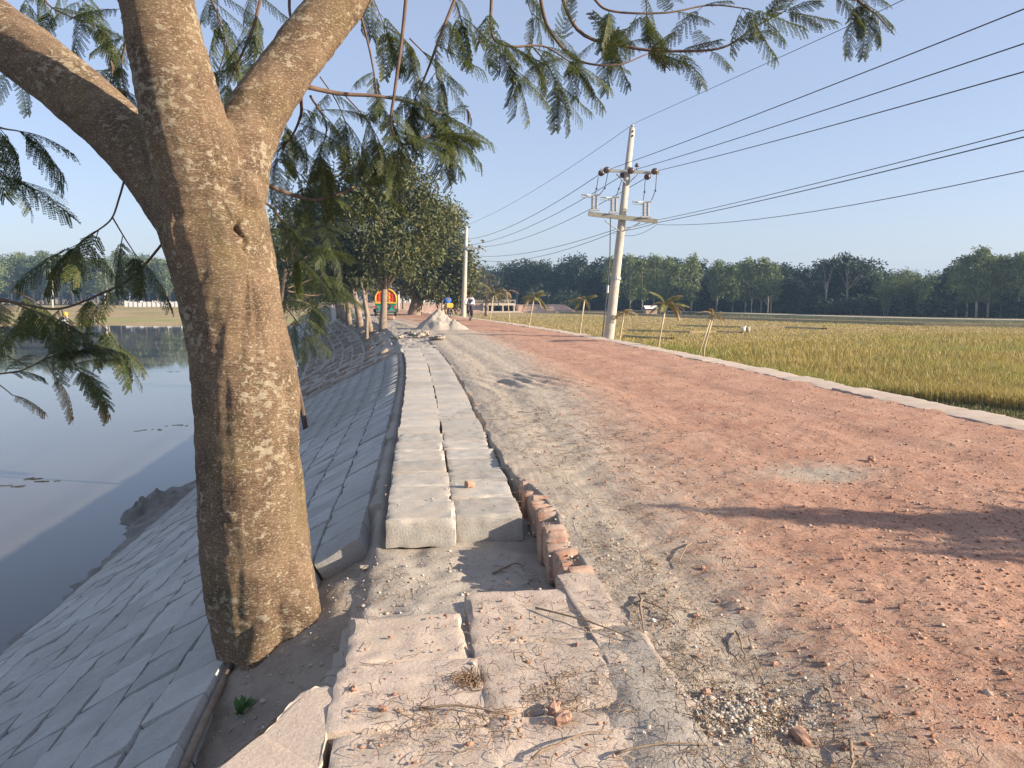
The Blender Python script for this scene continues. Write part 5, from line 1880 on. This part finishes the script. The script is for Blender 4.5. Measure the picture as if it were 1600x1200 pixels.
# ------------------------------------------------------------------ people and vehicles on the road
def skin_mesh(name, joints, edges, sub=1):
    """joints: name -> (x, y, z, r); one continuous skinned surface"""
    keys = list(joints)
    me = bpy.data.meshes.new(name)
    me.from_pydata([joints[k][:3] for k in keys], [(keys.index(a), keys.index(b)) for a, b in edges], [])

    def mods(o):
        m = o.modifiers.new('skin', 'SKIN'); m.use_smooth_shade = True
        sv = o.data.skin_vertices[0].data
        for i, k in enumerate(keys):
            r = joints[k][3]
            sv[i].radius = r if isinstance(r, tuple) else (r, r)
            sv[i].use_root = (i == 0)
        s = o.modifiers.new('sub', 'SUBSURF'); s.levels = sub; s.render_levels = sub
    return realise(me, mods, name)


def cyclist(parent, shirt, legs, lift=0.0):
    J = {'pelvis': (0, -.16, .98, (.15, .11)), 'waist': (0, -.10, 1.12, (.14, .10)), 'chest': (0, .0, 1.32, (.17, .115)), 'neckb': (0, .05, 1.47, .06), 'neck': (0, .065, 1.53, .052),
         'head': (0, .09, 1.62, (.082, .09)), 'crown': (0, .085, 1.70, (.075, .085))}
    E = [('pelvis', 'waist'), ('waist', 'chest'), ('chest', 'neckb'), ('neckb', 'neck'), ('neck', 'head'), ('head', 'crown')]
    for s, t in ((-1, 'l'), (1, 'r')):
        up = s > 0
        J.update({'sh' + t: (s * .19, .02, 1.42, .062), 'el' + t: (s * .27, .17, 1.20, .045), 'wr' + t: (s * .25, .38, 1.06, .033), 'ha' + t: (s * .245, .44, 1.035, (.04, .028)),
                  'hi' + t: (s * .10, -.12, .95, .10), 'kn' + t: (s * .15, .27, .86 if up else .62, .066), 'an' + t: (s * .12, .10 if up else .02, .48 if up else .24, .042), 'to' + t: (s * .12, .24 if up else .16, .44 if up else .19, .035)})
        E += [('chest', 'sh' + t), ('sh' + t, 'el' + t), ('el' + t, 'wr' + t), ('wr' + t, 'ha' + t), ('pelvis', 'hi' + t), ('hi' + t, 'kn' + t), ('kn' + t, 'an' + t), ('an' + t, 'to' + t)]
    link('body', skin_mesh('body', J, E, 2), M['skin'], parent)

    def sub(keys, grow, drop=()):
        JJ = {k: (*J[k][:3], tuple(x + grow for x in J[k][3]) if isinstance(J[k][3], tuple) else J[k][3] + grow) for k in keys}
        return JJ, [e for e in E if e[0] in keys and e[1] in keys]
    link('shirt', skin_mesh('shirt', *sub(['chest', 'pelvis', 'waist', 'neckb', 'shl', 'shr', 'ell', 'elr', 'wrl', 'wrr'], .02), 2), M[shirt], parent)
    link('trousers', skin_mesh('trousers', *sub(['pelvis', 'hil', 'hir', 'knl', 'knr', 'anl', 'anr'], .024), 2), M[legs], parent)
    mbh = MB(); mbh.ball((0, .075, 1.705), (.09, .10, .07), 12, 8)
    mbh.ball((0, .03, 1.65), (.088, .07, .09), 12, 8)
    mbh.build('hair', M['hair'], parent, True)
    f = MB()
    f.ball((0, .185, 1.625), (.014, .02, .022), 6, 5)
    for s in (-1, 1):
        f.ball((s * .032, .165, 1.65), (.012, .012, .010), 6, 5, 1); f.ball((s * .088, .08, 1.63), (.012, .025, .032), 6, 5)
    f.ball((0, .168, 1.578), (.026, .012, .009), 6, 5, 1)
    f.build('face', [M['skin'], M['hair']], parent, True)


def bicycle(parent):
    R_ = .34
    for y in (-.52, .55):
        w = MB().ring((0, y, R_), (1, 0, 0), R_ - .02, .022, 28, 6).build('wheel', M['black'], parent, True)
        sp = MB()
        sp.ring((0, y, R_), (1, 0, 0), R_ - .045, .008, 24, 5)
        for k in range(10):
            a = k * math.pi / 5
            sp.tube([(0, y, R_), (0, y + math.cos(a) * (R_ - .04), R_ + math.sin(a) * (R_ - .04))], .004, 4)
        sp.tube([(-.05, y, R_), (.05, y, R_)], .02, 8)
        sp.build('spokes', M['metal'], w)
        md = MB()
        for k in range(9):
            a0, a1 = math.pi * (.1 + k * .08), math.pi * (.1 + (k + 1) * .08)
            for s in (-.028,):
                md.add([(s, y + math.cos(a0) * .375, R_ + math.sin(a0) * .375), (-s, y + math.cos(a0) * .375, R_ + math.sin(a0) * .375), (-s, y + math.cos(a1) * .375, R_ + math.sin(a1) * .375), (s, y + math.cos(a1) * .375, R_ + math.sin(a1) * .375)], [(0, 1, 2, 3)])
        md.build('mudguard', M['black'], parent)
    f = MB()
    bb, seat_, head = (0, -.02, .30), (0, -.18, .80), (0, .40, .82)
    for a, b in ((bb, seat_), (seat_, head), (bb, (0, .43, .70)), (head, (0, .45, .62)), (bb, (0, -.52, .34)), (seat_, (0, -.52, .34)), (head, (0, .385, .98)), (seat_, (0, -.2, .90))): f.tube([a, b], .018, 8)
    for s in (-.05, .05): f.tube([(s, .45, .64), (s, .55, .34)], .013, 6)
    f.build('frame', M['black'], parent, True)
    MB().tube([(-.27, .34, 1.0), (-.22, .42, 1.01), (-.05, .40, .99), (.05, .40, .99), (.22, .42, 1.01), (.27, .34, 1.0)], .014, 7).build('handlebar', M['metal'], parent, True)
    MB().ball((0, -.2, .91), (.09, .14, .04), 12, 7).build('saddle', M['black'], parent, True)
    MB().tube([(.06, -.02, .30), (.08, .03, .46), (.15, .03, .46)], .014, 6).build('crank', M['metal'], parent)
    MB().tube([(-.06, -.02, .30), (-.08, -.07, .15), (-.15, -.07, .15)], .014, 6).build('crank', M['metal'], parent)
    MB().box((0, -.50, .74), (.16, .36, .02)).build('carrier', M['metal'], parent)


def road_pos(px, py):
    c = PG(px, py, .0); return Vector((c.x, c.y, float(road_z(c.x - off(c.y), c.y))))


c = road_pos(734.5, 501.5)
bk = empty('bicycle', tuple(c), R(172), label='black roadster bicycle ridden towards the camera by the pale-shirted person', cat='bicycle'); bicycle(bk)
pr = empty('person', tuple(c), R(172), label='person in pale shirt and dark trousers cycling towards the camera', cat='person'); cyclist(pr, 'shirt_white', 'dark_cloth')
c = road_pos(700, 496)
bk2 = empty('bicycle', tuple(c), R(12), label='bicycle ridden away down the road by the blue-shirted person', cat='bicycle'); bicycle(bk2)
pr2 = empty('person', tuple(c), R(12), label='person in bright blue shirt cycling away down the road', cat='person'); cyclist(pr2, 'shirt_blue', 'tan_cloth')
yb = empty('bundle', tuple(c), R(12), label='yellow bundle carried behind the blue-shirted cyclist', cat='bundle')
MB().box((0, -.52, .93), (.50, .30, .32), None, 0, .85).build('cloth', M['yellow'], yb)
MB().tube([(-.26, -.52, .9), (-.22, -.52, 1.07), (.22, -.52, 1.07), (.26, -.52, .9)], .015, 6).build('strap', M['black'], yb)


def rickshaw():
    c = road_pos(603, 494)
    t = empty('three_wheeler', (c.x, c.y, c.z), R(4), label='green three-wheeler with bright orange and yellow hood seen from behind', cat='three-wheeler')
    W, Lh = .80, 1.35

    def shell(name, prof, y0, y1, mat, thick=None):
        """prof: closed outline in x, z extruded from y0 to y1"""
        n = len(prof)
        v = [(x, y0, z) for x, z in prof] + [(x, y1, z) for x, z in prof]
        f = [tuple(range(n - 1, -1, -1)), tuple(range(n, 2 * n))] + [(i, (i + 1) % n, (i + 1) % n + n, i + n) for i in range(n)]
        return MB().add(v, f).build(name, M[mat], t)
    lower = [(-W, .32), (-W * .9, .25), (W * .9, .25), (W, .32), (W, .98), (W * .96, 1.04), (-W * .96, 1.04), (-W, .98)]
    body = shell('body', lower, -.1, 2.1, 'green_body')
    arch = [(-W * .98, 1.10)] + [(W * 1.02 * math.cos(a), 1.45 + .72 * math.sin(a)) for a in np.linspace(math.pi, 0, 15)] + [(W * .98, 1.10)]
    hood = shell('hood', arch, -.05, 1.75, 'orange')
    # yellow arch band and red pattern on the back of the hood
    mb_ = MB()
    pts = [(W * 1.04 * math.cos(a), -.08, 1.45 + .74 * math.sin(a)) for a in np.linspace(math.pi, 0, 17)]
    mb_.tube([(-W * 1.02, -.08, 1.1)] + pts + [(W * 1.02, -.08, 1.1)], .075, 7)
    mb_.build('hood_trim', M['yellow'], hood, True)
    for i, x in enumerate((-.55, -.28, 0, .28, .55)):
        MB().box((x, -.075, 1.55), (.10, .04, .75 - .5 * x * x)).build('stripe', M['yellow' if i % 2 else 'redp'], hood)
    for z in (1.35, 1.7):
        MB().box((0, -.09, z), (1.2, .03, .07)).build('stripe', M['redp'], hood)
    MB().box((0, -.13, 1.07), (1.66, .06, .11)).build('waist_band', M['yellow'], t)
    MB().box((0, -.13, .42), (1.5, .08, .12)).build('bumper', M['metal'], t)
    sw = MB().lathe((.18, -.12, .80), (0, -1, 0), [(0, .24), (.06, .25), (.12, .20), (.13, .09), (.10, .08)], 18).build('spare_wheel', M['black'], t, True)
    MB().lathe((.18, -.2, .80), (0, -1, 0), [(0, .08), (.06, .07)], 12).build('hub', M['metal'], sw)
    MB().lathe((.42, -.12, .55), (0, -1, 0), [(0, .20), (.03, .19)], 16).build('round_plate', M['teal'], t)
    MB().box((-.35, -.13, .66), (.5, .05, .3)).build('back_panel', M['teal'], t)
    for s in (-1, 1):
        MB().box((s * .68, -.14, .72), (.12, .05, .16)).build('tail_lamp', M['redp'], t)
        w = MB().lathe((s * .78, .15, .28), (s, 0, 0), [(-.10, .20), (-.08, .27), (.06, .28), (.10, .22), (.105, .10)], 18).build('wheel', M['black'], t, True)
        MB().lathe((s * .78, .15, .28), (s, 0, 0), [(.08, .11), (.12, .05)], 12).build('hub', M['metal'], w)
        MB().add([(s * .60, -.1, .30), (s * .98, -.1, .30), (s * .98, .5, .34), (s * .60, .5, .34), (s * .60, .2, .62), (s * .98, .2, .60)], [(0, 1, 5, 4), (4, 5, 2, 3)]).build('mudguard', M['black'], t)
        MB().tube([(s * .80, 1.8, .9), (s * .84, 1.75, 1.9)], .03, 6).build('roof_post', M['metal'], t)
        MB().add([(s * .80, 2.0, 1.35), (s * 1.0, 2.02, 1.35), (s * 1.0, 2.02, 1.6), (s * .82, 2.0, 1.6)], [(0, 1, 2, 3)]).build('mirror', M['black'], t)
    MB().lathe((-.06, 2.5, .28), (1, 0, 0), [(0, .2), (.02, .28), (.10, .28), (.12, .2)], 18).build('wheel', M['black'], t, True)
    MB().box((0, 2.3, .75), (.7, .5, .6), None, 0, .7).build('nose', M['green_body'], t)
    MB().box((0, 2.06, 1.45), (1.3, .03, .7)).build('windscreen', M['glass'], t)


rickshaw()

# dark scraps floating on the pond
for i, (px, py, w) in enumerate([(240, 672, .5), (150, 588, .35), (272, 581, .3), (60, 748, .25), (75, 752, .2), (20, 760, .3), (275, 665, .4)]):
    c = PG(px, py, WATER_Z)
    mbx = MB()
    for k in range(7):
        a = random.uniform(0, 6.28); p = Vector((random.uniform(-w, w), random.uniform(-w, w) * .3, 0))
        mbx.box(p + Vector((0, 0, .008)), (random.uniform(.06, .2), .018, .010), Matrix.Rotation(a * .15, 3, 'Z'))
    o = mbx.build('floating_scraps', M['foam'], None); o.location = c
    tag(o, 'thin dark plant scraps floating on the pond', 'plant scraps', kind='stuff')

# ------------------------------------------------------------------ haze
hb = MB().box((0, 300, 8), (2000, 1400, 30)).build('haze', None)
hm = bpy.data.materials.new('haze_air'); hm.use_nodes = True
hn = hm.node_tree
hn.nodes.remove(hn.nodes['Principled BSDF'])
pv = hn.nodes.new('ShaderNodeVolumePrincipled')
pv.inputs['Color'].default_value = (0.45, 0.68, 1.0, 1)
pv.inputs['Density'].default_value = 0.00065
pv.inputs['Anisotropy'].default_value = 0.2
hn.links.new(pv.outputs[0], hn.nodes['Material Output'].inputs['Volume'])
hb.data.materials.append(hm)
tag(hb, 'pale morning haze over the fields', 'haze', kind='stuff')
